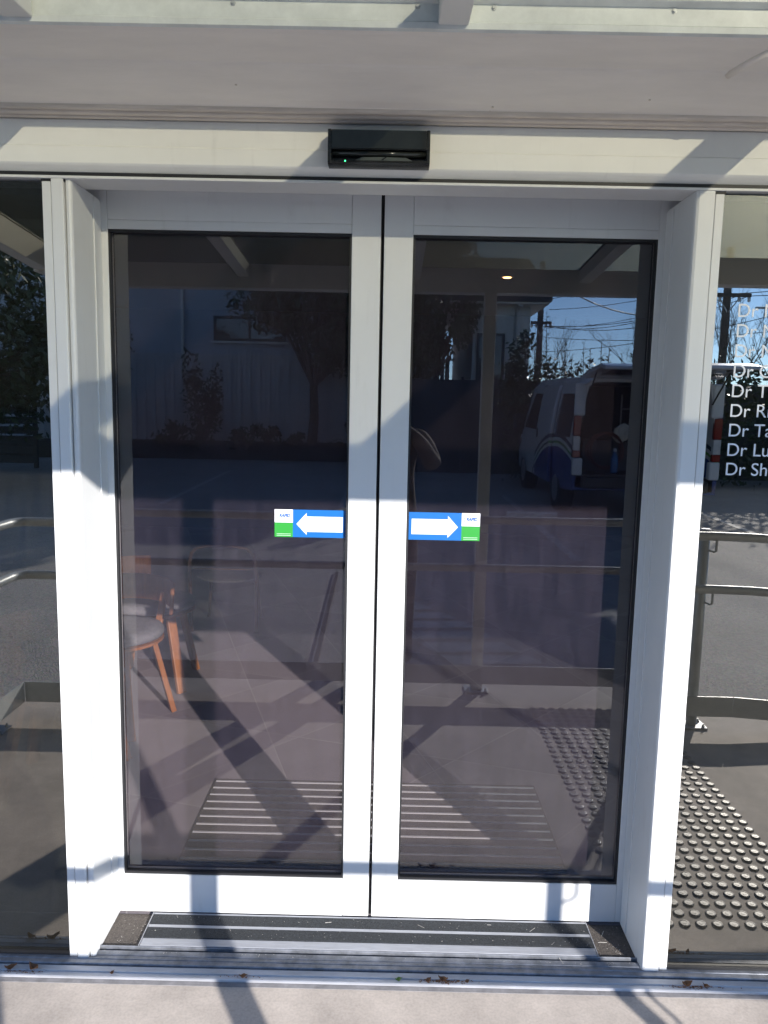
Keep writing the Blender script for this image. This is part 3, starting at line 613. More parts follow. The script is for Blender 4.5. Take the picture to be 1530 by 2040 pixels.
# ================================================================== INSIDE: CHAIRS, DOWNLIGHT
def make_chair(loc, rz, label):
    t = thing('chair', loc, label, 'chair', 'wooden chairs inside by the window', world=False, rz=rz)
    b = MB(); b.disc_stack([(0.20, 0.425), (0.228, 0.435), (0.232, 0.455), (0.222, 0.472), (0.15, 0.478)], n=28); b.build('seat_pad', 'seat_grey', t, smooth=True)
    b = MB(); b.disc_stack([(0.21, 0.405), (0.23, 0.412), (0.23, 0.424), (0.20, 0.4245)], n=28); b.build('seat_shell', 'wood', t)
    for sx_ in (-1, 1):
        for sy in (-1, 1):
            b = MB(); b.bar((sx_*0.125, sy*0.125, 0.408), (sx_*0.195, sy*0.195, 0.004), 0.050, 0.026, up=(sx_, sy, 0.2)); b.build('leg', 'wood', t, bev=0.004)
    n_ = 18; vs = []; fs = []                                # curved backrest band on the -x side
    for k in range(n_):
        a = math.radians(105 + 150*k/(n_-1)); lift = 0.02*math.cos(math.radians(-75 + 150*k/(n_-1)))
        for (r, z) in ((0.262, 0.53), (0.262+0.014, 0.53), (0.285, 0.655), (0.271, 0.655)):
            vs.append((r*math.cos(a), r*math.sin(a), z + lift))
    for k in range(n_-1):
        for j in range(4): fs.append((k*4+j, k*4+(j+1)%4, (k+1)*4+(j+1)%4, (k+1)*4+j))
    fs += [(0, 1, 2, 3), tuple(4*(n_-1)+j for j in (3, 2, 1, 0))]
    b = MB(); b.add(vs, fs); b.build('backrest', 'wood', t, smooth=True)
    for sy in (-1, 1):
        b = MB(); b.bar((-0.17, sy*0.13, 0.41), (-0.235, sy*0.135, 0.60), 0.036, 0.016, up=(1, 0, 0)); b.build('back_support', 'wood', t, bev=0.003)
    return t
ch = make_chair((-1.265, 1.42, 0.0), R_(-103.5), 'wooden chair with round grey seat just inside the left door')
copy_thing(ch, (-1.255, 1.985, 0.0), R_(3), 'wooden chair standing behind the nearest chair, half hidden')

t = thing('chair', (-1.07, 2.95, 0.0), 'thin bentwood hoop back chair deepest behind the left door', 'chair', world=False); t.scale = (1.08, 1.0, 0.79)
hp = [(-0.205, 0, 0.003), (-0.207, -0.005, 0.30), (-0.21, -0.01, 0.46), (-0.205, -0.03, 0.62), (-0.19, -0.045, 0.70), (-0.155, -0.05, 0.745), (-0.10, -0.053, 0.762), (0, -0.055, 0.768)]
hp = hp + [(-x, y, z) for (x, y, z) in reversed(hp[:-1])]
MB().tube(hp, 0.0125, 10).build('hoop_back', 'wood_dark', t, smooth=True)
MB().disc_stack([(0.19, 0.43), (0.205, 0.437), (0.205, 0.452), (0.18, 0.46)], c=(0, 0.20, 0), n=24).build('seat', 'seat_grey', t)
for x_ in (-0.17, 0.17): MB().tube([(x_*0.85, 0.33, 0.43), (x_*1.05, 0.39, 0.003)], [0.0135, 0.011], 10).build('leg', 'wood_dark', t, smooth=True)
MB().tube([(-0.205, -0.02, 0.56), (0, -0.035, 0.565), (0.205, -0.02, 0.56)], 0.008, 8).build('back_rail', 'wood_dark', t, smooth=True)
copy_thing(ch, (-1.245, 0.80, 0.0), R_(8), 'wooden chair closest to the glass, hidden by the left jamb')
t = thing('downlight', (1.03, 4.78, 2.70), 'small round warm downlight glowing in the dark ceiling', 'light')
b = MB(); b.disc_stack([(0.050, 2.6985), (0.050, 2.694), (0.040, 2.692), (0.038, 2.697)], c=(1.03, 4.78, 0), n=20); b.build('trim_ring', 'vinyl_white', t)
b = MB(); b.disc_stack([(0.034, 2.6965), (0.034, 2.6905)], c=(1.03, 4.78, 0), n=20); b.build('lamp_face', 'downlight_glow', t)

# ================================================================== LEAF LITTER ON THE SILL
def small_leaf(x, y, z, size, rot, curl, mname, label, name='fallen_leaf'):
    vs = []; fs = []; n_ = 6
    for i in range(n_+1):
        u = i/n_ - 0.5; w = 0.5*size*0.6*math.sin(math.pi*(i+0.15)/(n_+0.3))
        for j in (-1, 0, 1):
            vs.append((u*size, j*w, curl*size*(4*u*u*0.6 + abs(j)*0.35) + 0.0006 + 0.002*math.sin(7*u+j)))
    for i in range(n_):
        for j in range(2): fs.append((i*3+j, (i+1)*3+j, (i+1)*3+j+1, i*3+j+1))
    b = MB(); b.add(vs, fs); o = b.build(name, mname, smooth=False); o.location = (x, y, z); o.rotation_euler = (0, 0, rot)
    sd = o.modifiers.new('solid', 'SOLIDIFY'); sd.thickness = 0.0005
    return tag(o, label, 'leaf', 'leaf litter on the door sill')
small_leaf(-0.968, -0.236, 0.001, 0.030, 0.4, 0.45, 'dead_leaf', 'brown curled leaf on the sill at the far left')
small_leaf(-0.905, -0.236, 0.001, 0.034, -0.5, 0.5, 'dead_leaf', 'larger crumpled brown leaf on the sill beneath the left window')
small_leaf(-0.690, -0.243, 0.0, 0.013, 1.0, 0.5, 'dead_leaf', 'tiny brown leaf on the sill just right of the left jamb')
small_leaf(-0.335, -0.243, -0.001, 0.022, 0.1, 0.3, 'dead_leaf', 'dark leaf fragment on the sill below the left door leaf')
small_leaf(0.085, -0.243, 0.0, 0.020, 0.2, 0.3, 'green_leaf', 'small green leaf on the sill right of the door meeting line')
small_leaf(0.165, -0.244, 0.0, 0.020, 0.7, 0.4, 'dead_leaf', 'brown leaf scrap on the sill beside the green leaf')
small_leaf(0.205, -0.241, 0.0, 0.026, -0.3, 0.5, 'dead_leaf', 'larger brown leaf in the middle of the litter patch below the right door')
small_leaf(0.270, -0.244, 0.0, 0.015, 0.5, 0.4, 'dead_leaf', 'small reddish leaf at the right end of the litter patch')
small_leaf(0.865, -0.238, 0.0, 0.030, 0.2, 0.5, 'dead_leaf', 'brown leaf on the sill below the right side window')
small_leaf(0.915, -0.240, 0.0, 0.018, -0.8, 0.4, 'dead_leaf', 'scrap of brown leaf at the right edge of the sill')
b = MB()
for k in range(420):
    cx = rng.choice([0.20, 0.88, -0.94, -0.33], p=[0.42, 0.36, 0.14, 0.08]); x = cx + rng.normal(0, 0.035); y = -0.2405 + rng.normal(0, 0.0035); r = abs(rng.normal(0.0012, 0.0008)) + 0.0006
    a = rng.uniform(0, 6.28)
    b.add([(x + r*math.cos(a+q)*rng.uniform(.6, 2), y + r*math.sin(a+q), -0.0022 + 0.0012*(q > 3)) for q in (0, 2.1, 4.2)], [(0, 1, 2)])
o = b.build('leaf_crumbs', 'dead_leaf'); o['kind'] = 'stuff'; o['label'] = 'crumbled brown leaf litter along the sill groove'; o['category'] = 'litter'

b = MB()
for k in range(380):                                       # pale fluff and grit trodden onto the mats and into the track
    if k < 130: x = rng.uniform(-0.745, -0.655) * rng.choice([-1, 1]); y = rng.uniform(-0.143, -0.005); z = 0.0026
    elif k < 270: x = rng.uniform(-0.64, 0.64); y = rng.choice([rng.uniform(-0.054, -0.016), rng.uniform(-0.112, -0.074)]); z = 0.0139
    else: x = rng.uniform(-0.75, 0.75); y = rng.uniform(-0.176, -0.164); z = 0.0072
    r = abs(rng.normal(0.00035, 0.00025)) + 0.0002; ln = r * (1 + 14 * (rng.random() < 0.05)); a = rng.uniform(0, 6.28)
    u = (math.cos(a) * ln, math.sin(a) * ln); v = (-math.sin(a) * r, math.cos(a) * r)
    b.add([(x-u[0]-v[0], y-u[1]-v[1], z), (x+u[0]-v[0], y+u[1]-v[1], z), (x+u[0]+v[0], y+u[1]+v[1], z+0.0004), (x-u[0]+v[0], y-u[1]+v[1], z+0.0004)], [(0, 1, 2, 3)])
o = b.build('grit', 'grit'); o['kind'] = 'stuff'; o['label'] = 'pale grit and fluff on the threshold mats'; o['category'] = 'grit'

# ================================================================== CAR PARK
def line(name, x0, x1, y0, y1, m, label, w=None):
    b = MB(); b.add([(x0, y0, gz(y0)+0.005), (x1, y0, gz(y0)+0.005), (x1, y1, gz(y1)+0.005), (x0, y1, gz(y1)+0.005)], [(0, 3, 2, 1)])
    o = b.build(name, m, cp); return o
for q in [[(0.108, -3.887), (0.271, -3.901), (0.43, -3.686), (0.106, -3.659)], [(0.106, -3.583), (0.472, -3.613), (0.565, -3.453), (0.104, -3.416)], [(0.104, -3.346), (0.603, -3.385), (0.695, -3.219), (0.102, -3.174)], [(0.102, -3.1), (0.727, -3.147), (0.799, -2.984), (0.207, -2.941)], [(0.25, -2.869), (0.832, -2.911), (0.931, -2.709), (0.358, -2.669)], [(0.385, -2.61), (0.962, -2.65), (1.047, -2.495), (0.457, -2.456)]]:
    MB().add([(x, y, gz(y)+0.005) for x, y in q], [(0, 1, 2, 3)]).build('sun_patch_bar', 'line_and_sun_patch', cp)  # sunlit patch striped with shadow, put into the ground as pale bars
line('parking_line', 1.95, 2.05, -5.6, -10.9, 'line_and_sun_patch', '')
line('parking_line', 4.65, 4.75, -5.6, -10.9, 'line_and_sun_patch', '')
line('parking_line', -3.35, -3.25, -9.0, -14.0, 'line_and_sun_patch', '')
line('parking_line', -0.70, -0.60, -9.0, -14.0, 'line_and_sun_patch', '')
b = MB(); b.bar((-0.395, -2.30, gz(-2.3)+0.010), (-0.432, -4.85, gz(-4.85)+0.010), 0.03, 0.018); b.bar((-0.414, -2.30, gz(-2.3)+0.0105), (-0.451, -4.85, gz(-4.85)+0.0105), 0.006, 0.021, k=1)
o = b.build('steel_strip', ['steel_dark', 'alu']); tag(o, 'long thin dark steel strip lying on the car park asphalt', 'strip')
b = MB(); b.extr([(-6.86, 0), (-6.86, 0.07), (-6.88, 0.09), (-6.94, 0.09), (-6.96, 0.07), (-6.96, 0)], 1.35, 2.05)
o = b.build('wheel_stop', 'line_and_sun_patch', bev=0.006); o.location = (0.35, -1.6, gz(-8.5)-0.004); tag(o, 'low white wheel stop on the asphalt beside the van', 'wheel stop')

# ------------------------------------------------------------------ van
vt = thing('van', (3.36, -8.35, gz(-8.6)), 'white and blue work van parked rear first with its tailgate raised', 'van', world=False)
vt.rotation_euler = (R_(-1.1), 0, 0); vt.location.x = 3.45; vt.scale = (1.10, 1.0, 1.0)
ST = [(0.0, 0.42, 1.93, 0.83), (-0.25, 0.38, 1.965, 0.845), (-1.5, 0.36, 1.98, 0.85), (-3.3, 0.36, 1.975, 0.85), (-3.65, 0.36, 1.93, 0.845), (-4.05, 0.36, 1.60, 0.84), (-4.4, 0.36, 1.18, 0.82), (-4.6, 0.38, 1.02, 0.78), (-4.69, 0.42, 0.85, 0.70)]
FR = [(0.0, 0.985), (0.18, 1.0), (0.38, 1.0), (0.5, 0.985), (0.74, 0.93), (0.93, 0.86), (0.985, 0.78), (1.0, 0.55)]
def vring(st):
    y, zb, zt, hw = st; L = [(-hw*w, y, zb + f*(zt-zb)) for f, w in FR]; return L + [(-x, yy, z) for (x, yy, z) in reversed(L)]
rings = [vring(s) for s in ST]; n_ = len(rings[0]); vs = [p for R in rings for p in R]; fs = []
for i in range(len(rings)-1):
    for j in range(n_-1): fs.append((i*n_+j, i*n_+j+1, (i+1)*n_+j+1, (i+1)*n_+j))
    fs.append((i*n_+n_-1, i*n_, (i+1)*n_, (i+1)*n_+n_-1))
fs.append(tuple((len(rings)-1)*n_ + j for j in range(n_)))
b = MB(); b.add(vs, fs); body = b.build('body', 'van_livery', vt)
sd = body.modifiers.new('solid', 'SOLIDIFY'); sd.thickness = 0.05; sd.offset = -1
def sidepatch(name, y0, y1, z0, z1, out, m, parent, sgn=-1, slope=0.0, th=0.012, bev=0.01):
    def xw(z):
        f = (z-0.36)/1.61
        for (fa, wa), (fb, wb) in zip(FR, FR[1:]):
            if fa <= f <= fb: return 0.848*(wa + (wb-wa)*(f-fa)/(fb-fa))
        return 0.8
    zs = [z0 + (z1-z0)*k/6 for k in range(7)]; vs = []; fs = []
    for z in zs:
        k = (z-z0)/(z1-z0)
        for (yy, o_) in ((y0, out), (y1 + slope*k, out), (y1 + slope*k, out-th), (y0, out-th)): vs.append((sgn*(xw(z)+o_), yy, z))
    for i in range(6):
        for j in range(4): fs.append((i*4+j, i*4+(j+1)%4, (i+1)*4+(j+1)%4, (i+1)*4+j))
    fs += [(0, 1, 2, 3), (24, 25, 26, 27)]
    b = MB(); b.add(vs, fs); return b.build(name, m, parent, bev=bev)
for sg in (-1, 1):
    sidepatch('rear_side_window', -0.20, -1.15, 1.12, 1.72, 0.006, 'dark_glass', vt, sg)
    dr = sidepatch('sliding_door' , -1.25, -2.35, 0.40, 1.84, 0.055 if sg < 0 else 0.006, 'van_livery', vt, sg, th=0.045)
    b = MB(); b.bar((sg*0.90, -2.20, 1.02), (sg*0.90, -2.20, 1.16), 0.03, 0.03); b.build('handle', 'black_plastic', dr)
    cd = sidepatch('cab_door', -2.48, -3.45, 0.42, 1.08, 0.008, 'van_livery', vt, sg)
    sidepatch('cab_window', -2.52, -3.70, 1.12, 1.72, 0.006, 'dark_glass', vt, sg, slope=0.45)
    b = MB(); b.box(sg*0.88, sg*1.06, -3.62, -3.52, 1.08, 1.36); b.build('mirror', 'black_plastic', vt, bev=0.03)
    for y in (-0.98, -3.72):
        w = MB().disc_stack([(0.20, -0.10), (0.32, -0.10), (0.335, -0.07), (0.335, 0.07), (0.32, 0.10), (0.20, 0.10)], c=(sg*0.74, y, 0.335), n=24, axis='x').build('wheel', 'tyre', vt)
        MB().disc_stack([(0.05, -0.104), (0.20, -0.103), (0.2, 0.103), (0.05, 0.104)], c=(sg*0.74, y, 0.335), n=16, axis='x').build('rim', 'rim', w)
    b = MB(); b.box(sg*0.745, sg*0.838, -0.05, 0.022, 1.15, 1.42); lp = b.build('tail_light', 'lamp_red', vt, bev=0.012)
    b = MB(); b.box(sg*0.747, sg*0.836, -0.05, 0.020, 0.955, 1.147); b.build('clear_lens', 'lamp_clear', lp, bev=0.006)
    b = MB(); b.box(sg*0.746, sg*0.837, -0.05, 0.021, 0.86, 0.952); b.build('lower_lens', 'lamp_red', lp, bev=0.006)
    b = MB(); b.box(sg*0.70, sg*0.84, -0.04, 0.016, 1.425, 1.86); b.build('rear_pillar', 'van_white', vt, bev=0.02)
    b = MB(); b.box(sg*0.71, sg*0.835, -0.06, 0.05, 0.62, 0.855); b.build('bumper_corner', 'van_white', vt, bev=0.02)
    b = MB(); b.tube([(sg*0.70, 0.01, 1.60), (sg*0.70, 0.50, 2.02)], 0.011, 8); b.build('gas_strut', 'black_plastic', vt)
b = MB(); b.box(-0.705, 0.705, -0.06, 0.085, 0.45, 0.60); b.build('rear_step', 'black_plastic', vt, bev=0.02)
b = MB(); b.box(-0.78, 0.78, -2.4, -0.02, 0.60, 0.63); b.build('load_floor', 'black_plastic', vt)
b = MB(); b.box(-0.78, 0.78, -2.43, -2.4, 0.60, 1.85); b.build('bulkhead', 'black_plastic', vt)
tgp = [(0.0, 1.955), (0.25, 2.02), (0.9, 2.085), (1.13, 2.05), (1.16, 2.02), (1.13, 2.0), (0.9, 2.03), (0.25, 1.965), (0.0, 1.915)]
b = MB(); b.extr(tgp, -0.77, 0.77); tg = b.build('tailgate', 'van_white', vt, bev=0.012)
b = MB(); b.add([(-0.6, 0.2, 1.950), (0.6, 0.2, 1.950), (0.6, 0.78, 2.010), (-0.6, 0.78, 2.010)], [(0, 1, 2, 3)]); b.build('rear_window', 'dark_glass', tg)
b = MB(); b.add([(-0.66, -3.72, 1.86), (0.66, -3.72, 1.86), (0.74, -4.36, 1.235), (-0.74, -4.36, 1.235)], [(0, 1, 2, 3)])
o = b.build('windscreen', 'dark_glass', vt); o.location = (0, -0.012, 0.014)
for s_ in (-1, 1): MB().box(s_*0.50, s_*0.76, -4.70, -4.60, 0.78, 0.95).build('headlight', 'lamp_clear', vt, bev=0.02)
b = MB(); b.box(-0.76, 0.76, -4.76, -4.60, 0.36, 0.60); b.build('front_bumper', 'black_plastic', vt, bev=0.03)
zv = gz(-8.6)
b = MB(); pts = []
for k in range(70): a = k*0.42; pts.append((3.06 + (0.24+0.012*math.sin(k))*math.cos(a), -8.75 + 0.0035*k, zv + 0.95 + (0.24+0.012*math.cos(k))*math.sin(a)))
b.tube(pts, 0.012, 6); o = b.build('cable_coil', 'orange', smooth=True); tag(o, 'coiled orange cable hanging inside the open van', 'cable')
b = MB(); b.box(2.80, 3.45, -9.3, -8.85, zv+0.645, zv+1.05); b.box(2.78, 3.47, -9.32, -8.83, zv+1.05, zv+1.08); o = b.build('tool_crate', 'crate_grey', bev=0.01); tag(o, 'dark grey tool crate inside the open van', 'crate')
b = MB(); b.box(3.62, 4.06, -9.9, -8.62, zv+0.645, zv+0.67); b.box(3.62, 4.06, -9.9, -8.62, zv+1.10, zv+1.125); b.box(3.62, 4.06, -9.9, -8.62, zv+1.52, zv+1.545)
for (x_, y_) in ((3.63, -8.64), (4.05, -8.64), (3.63, -9.88), (4.05, -9.88)): b.box(x_-0.012, x_+0.012, y_-0.012, y_+0.012, zv+0.645, zv+1.75)
o = b.build('shelf_rack', 'galv'); tag(o, 'metal shelf rack along the inside wall of the van', 'shelf')
b = MB(); b.box(3.66, 3.98, -9.0, -8.66, zv+1.126, zv+1.33); b.box(3.645, 3.995, -9.01, -8.65, zv+1.331, zv+1.35); o = b.build('parts_box', 'red_cloth', bev=0.01); tag(o, 'red parts box on the van shelf', 'box')
b = MB(); b.box(3.66, 3.92, -8.98, -8.66, zv+0.671, zv+0.93); b.box(3.70, 3.88, -8.9, -8.75, zv+0.931, zv+0.97); o = b.build('tool_case', 'bottle_blue', bev=0.01); tag(o, 'blue tool case on the lowest van shelf', 'case')
t = thing('spray_bottle', (3.17, -8.52, zv+0.645), 'blue bottle with white cap standing at the van tail', 'bottle')
b = MB(); b.disc_stack([(0.045, zv+0.645), (0.05, zv+0.66), (0.05, zv+0.86), (0.02, zv+0.92), (0.018, zv+0.94)], c=(3.17, -8.52, 0), n=16); b.build('bottle_body', 'bottle_blue', t, smooth=True)
b = MB(); b.disc_stack([(0.022, zv+0.941), (0.024, zv+0.97), (0.018, zv+0.985)], c=(3.17, -8.52, 0), n=12); b.build('cap', 'vinyl_white', t)
b = MB(); vs = []; fs = []
for i in range(9):
    for j in range(9):
        u, v = i/8-0.5, j/8-0.5; vs.append((3.28 + u*0.24, -8.60 + v*0.10 + 0.05*math.sin(5*u), zv + 1.20 + v*0.20 + 0.04*math.sin(7*u+3*v)))
for i in range(8):
    for j in range(8): fs.append((i*9+j, (i+1)*9+j, (i+1)*9+j+1, i*9+j+1))
b.add(vs, fs); o = b.build('cloth_bundle', 'cream_cloth', smooth=True); sd = o.modifiers.new('s', 'SOLIDIFY'); sd.thickness = 0.03; tag(o, 'cream cloth bundle lying on the gear inside the van', 'cloth')

# ------------------------------------------------------------------ foliage
def leaf_mesh(name, P, size, m, jitter=0.4, drop=0.0, aspect=0.42):
    P = np.asarray(P, float); N = len(P)
    u = rng.normal(size=(N, 3)); u[:, 2] -= drop; u /= np.linalg.norm(u, axis=1)[:, None]
    w = rng.normal(size=(N, 3)); v = np.cross(u, w); v /= np.linalg.norm(v, axis=1)[:, None]
    s = size * rng.uniform(1-jitter, 1+jitter, N)[:, None]
    V = np.empty((N, 4, 3)); V[:, 0] = P - u*s; V[:, 1] = P + v*s*aspect; V[:, 2] = P + u*s; V[:, 3] = P - v*s*aspect
    me = bpy.data.meshes.new(name); me.vertices.add(N*4); me.vertices.foreach_set('co', V.ravel())
    me.loops.add(N*4); me.loops.foreach_set('vertex_index', np.arange(N*4, dtype=np.int32))
    me.polygons.add(N); me.polygons.foreach_set('loop_start', np.arange(0, N*4, 4, dtype=np.int32))
    me.update(calc_edges=True); me.materials.append(MATS[m]); return me
def crown_points(c, rad, n, clumps=40, spread=0.33, seed=0):
    g_ = np.random.default_rng(seed); c = np.array(c); rad = np.array(rad)
    d = g_.normal(size=(clumps, 3)); d /= np.linalg.norm(d, axis=1)[:, None]; d *= g_.uniform(0.35, 1.0, clumps)[:, None]**0.6
    cc = c + d*rad; k = g_.integers(0, clumps, n)
    q = g_.normal(size=(n, 3)); q /= np.linalg.norm(q, axis=1)[:, None]; q *= (g_.uniform(0, 1, n)**0.5)[:, None]
    return cc[k] + q*rad*spread*g_.uniform(0.7, 1.3, (clumps, 1))[k], cc
def tree(name, base, crad, cc, n, size, m, label, seed, drop=0.0, tr=0.14, clumps=40, group='trees beyond the car park'):
    t = thing(name, base, label, 'tree', group)
    P, cl = crown_points(cc, crad, n, clumps, seed=seed)
    b = MB(); B = Vector(base); Cc = Vector(cc); fork = B.lerp(Vector((Cc.x*0.5+B.x*0.5, Cc.y, B.z)), 0.2); fork.z = B.z + (Cc.z-B.z)*0.45
    b.tube([B - Vector((0, 0, 0.2)), B.lerp(fork, 0.5) + Vector((0.06, 0, 0)), fork], [tr*1.3, tr, tr*0.85], 8)
    for q in cl[:14]:
        q = Vector(q); b.tube([fork - Vector((0, 0, 0.1)), fork.lerp(q, 0.5) + Vector((0, 0, 0.15)), q], [tr*0.55, tr*0.3, tr*0.1], 5)
    b.build('trunk', 'bark', t)
    link('crown', leaf_mesh('crown', P, size, m, drop=drop), t)
    return t
tree('broad_tree', (-1.95, -17.3, 0.45), (2.3, 1.4, 1.6), (-1.25, -16.8, 4.3), 15000, 0.075, 'leaf_olive', 'wide drooping tree in front of the pale blue house', 1, drop=1.2, tr=0.11, clumps=46)
tree('broad_tree', (1.0, -15.8, 0.3), (1.2, 1.1, 1.7), (0.85, -15.6, 4.0), 11000, 0.07, 'leaf_olive', 'drooping tree beside the white house, left of the van', 2, drop=1.2, tr=0.10, clumps=34)
tree('dense_tree', (-7.6, -10.8, 0.2), (2.8, 2.4, 1.7), (-7.6, -11.0, 2.55), 14000, 0.085, 'leaf_dark', 'large dense dark tree mirrored in the left side window', 3, tr=0.16, clumps=60)
def shrub(base, rad, n, size, m, label, seed, name='shrub', zoff=0.8):
    t = thing(name, base, label, 'shrub', 'shrubs along the fence')
    c = (base[0], base[1], base[2] + rad[2]*zoff); P, cl = crown_points(c, rad, n, 16, 0.4, seed)
    b = MB()
    for q in cl[:8]: q = Vector(q); b.tube([Vector(base), Vector(base).lerp(q, 0.5) + Vector((0.03, 0, 0.1)), q], [0.03, 0.02, 0.006], 5)
    b.build('stem', 'twig', t); link('foliage', leaf_mesh('foliage', P, size, m), t); return t
shrub((-4.55, -16.9, 0.6), (0.55, 0.4, 1.15), 1300, 0.065, 'leaf_dark', 'upright leafy shrub below the dark framed window', 21)
shrub((-6.25, -14.5, 0.4), (0.65, 0.5, 1.9), 3000, 0.055, 'leaf_dark', 'tall leafy shrub left of the dark framed window', 22)
for k, x in enumerate((-5.4, -3.5, -2.7, -0.9, 0.0)):
    shrub((x, -17.2 + 0.2*math.sin(k*2), 0.5), (0.5, 0.35, 0.4), 500, 0.07, 'leaf_dark', ['low bush at the left end of the fence bed', 'low bush under the leafy shrub in the fence bed', 'low bush left of the drooping tree trunk', 'low bush right of the drooping tree trunk', 'low bush at the right end of the fence bed'][k], 30+k, zoff=0.5)

# laurel hedge behind the van, with upright shoots
hd = thing('hedge', (6.5, -13.2, gz(-13)), 'clipped evergreen hedge behind the van with tall leafy shoots', 'hedge')
P = np.c_[rng.uniform(2.3, 11.5, 9000), rng.normal(-13.3, 0.28, 9000), rng.uniform(0.3, 2.45, 9000) + rng.normal(0, 0.12, 9000)]
link('foliage', leaf_mesh('foliage', P, 0.065, 'leaf_gloss'), hd)
P2, _ = crown_points((2.75, -13.0, 2.2), (0.62, 0.4, 0.95), 1500, 18, 0.4, 5)
link('foliage_clump', leaf_mesh('foliage_clump', P2, 0.06, 'leaf_gloss'), hd)
shoots = [(3.06, 3.50), (2.85, 2.95), (3.42, 2.95), (3.78, 2.92), (3.95, 2.80), (4.18, 2.98), (4.30, 2.86), (4.55, 2.72), (4.78, 2.92), (5.05, 2.85), (3.6, 2.66), (5.4, 2.8), (5.9, 2.9), (6.4, 2.75), (6.9, 2.9), (7.6, 2.8), (8.3, 2.85), (9.0, 2.8), (3.30, 2.7), (2.6, 3.0)]
lp_all = []; b = MB(); LV = []; LF = []
for (x, zt) in shoots:
    z0 = 1.9; yb = -13.2 + random.uniform(-.15, .15); lean = random.uniform(-.08, .08)
    b.tube([(x-lean*1.5, yb, z0), (x-lean*0.4, yb, (z0+zt)/2), (x, yb, zt)], [0.012, 0.009, 0.004], 5)
    nl = int((zt - 2.0)/0.042)
    for k in range(nl):
        z = zt - k*0.042; a = k*2.4 + random.random()*0.6; q = (z-z0)/(zt-z0); px = x - lean*1.5*(1-q)
        ln = 0.115*random.uniform(.75, 1.15)*(0.6 + 0.4*min(1, k/4)); el_ = random.uniform(.25, .8)
        d = Vector((math.cos(a)*math.cos(el_), math.sin(a)*math.cos(el_), math.sin(el_))); sdv = d.cross(Vector((0, 0, 1))).normalized(); o_ = len(LV)
        p = Vector((px, yb, z)); LV += [p, p + d*ln*0.45 + sdv*ln*0.2, p + d*ln - Vector((0, 0, ln*0.18)), p + d*ln*0.45 - sdv*ln*0.2]; LF.append((o_, o_+1, o_+2, o_+3))
b.build('shoot_stem', 'twig', hd); b = MB(); b.add(LV, LF); b.build('shoot_leaves', 'leaf_gloss', hd)

def bare_tree(base, h, seed, label):
    t = thing('bare_tree', base, label, 'tree', 'leafless winter trees'); g_ = random.Random(seed); b = MB()
    def grow(p, d, ln, r, dep):
        q = p + d*ln; mid = p.lerp(q, 0.5) + Vector((g_.uniform(-1, 1), g_.uniform(-1, 1), 0))*ln*0.06
        b.tube([p, mid, q], [r, r*0.85, r*0.68], 5 if dep < 2 else 3, cap=False)
        if dep >= 6: return
        for k in range(2 if dep else 4):
            nd = (d + Vector((g_.uniform(-1, 1), g_.uniform(-1, 1), g_.uniform(-0.1, 0.7)))*0.62).normalized(); grow(q, nd, ln*g_.uniform(.66, .86), r*0.62, dep+1)
        if dep > 1: nd = (d + Vector((g_.uniform(-1, 1), g_.uniform(-1, 1), g_.uniform(0, .5)))*0.9).normalized(); grow(mid, nd, ln*0.55, r*0.42, dep+1)
    grow(Vector(base), Vector((0, 0, 1)), h*0.3, h*0.011, 0)
    b.build('branches', 'twig', t); return t
bare_tree((4.9, -22, 0.3), 3.7, 1, 'leafless tree behind the hedge near the thin power pole')
bare_tree((7.6, -20, 0.3), 4.2, 2, 'leafless tree behind the hedge above the van roof')
bare_tree((9.3, -19.5, 0.3), 4.6, 3, 'leafless tree just left of the thick power pole')
bare_tree((11.2, -20.0, 0.3), 4.4, 4, 'leafless tree just right of the thick power pole')
bare_tree((13.2, -21.0, 0.3), 4.4, 5, 'leafless tree at the far right of the street')

# ------------------------------------------------------------------ houses, fences, poles, wires
HB = thing('house', (-5, -20, 0.3), 'pale blue house wall with dark framed window above the fence', 'house', 'houses beyond the car park')
b = MB(); b.box(-5.75, 1.2, -24, -18.9, 0.3, 6.6); b.build('wall', 'house_blue', HB)
b = MB(); b.box(-14, -5.75, -24, -20.2, 0.3, 6.6); b.build('side_wing', 'house_blue', HB)
b = MB(); b.extr([(-18.3, 6.55), (-18.3, 6.7), (-21.2, 8.0), (-24.6, 6.7), (-24.6, 6.55)], -14.5, 1.6); b.build('roof', 'roof_dark', HB)
b = MB()
for (x0, x1, z0, z1) in ((-4.72, -2.80, 3.86, 3.93), (-4.72, -2.80, 3.28, 3.35), (-4.72, -4.65, 3.35, 3.86), (-2.87, -2.80, 3.35, 3.86), (-3.79, -3.73, 3.35, 3.86)): b.box(x0, x1, -18.90, -18.84, z0, z1)
w = b.build('window', 'win_frame', HB)
for k in range(10): MB().box(-5.72, 1.18, -18.90, -18.885, 0.75 + 0.6*k, 0.765 + 0.6*k).build('cladding_joint', 'fence_grey', HB)
MB().tube([(-5.55, -18.83, 0.4), (-5.55, -18.83, 6.5)], 0.045, 8).build('downpipe', 'house_white', HB)
b = MB(); b.box(-4.65, -2.87, -18.88, -18.86, 3.35, 3.86); b.build('pane', 'dark_glass', w)
b = MB(); b.box(-4.80, -2.72, -18.90, -18.80, 3.22, 3.278); b.build('sill', 'house_white', w)
FN = thing('fence', (-3.5, -18.0, 0.4), 'pale grey vertical board fence before the blue house', 'fence')
bm_ = MB().box(-0.056, 0.056, -0.010, 0.010, 0.0, 2.2).mesh('board', 'fence_grey')
x = -9.0; k = 0
while x < 1.6:
    o = bpy.data.objects.new('board', bm_); col.objects.link(o); o.parent = FN; o.matrix_parent_inverse = Matrix.Translation(-Vector(FN['_w'])); o.location = (x, -18.0 + (0.03 if k % 2 else 0), 0.62); x += 0.125; k += 1
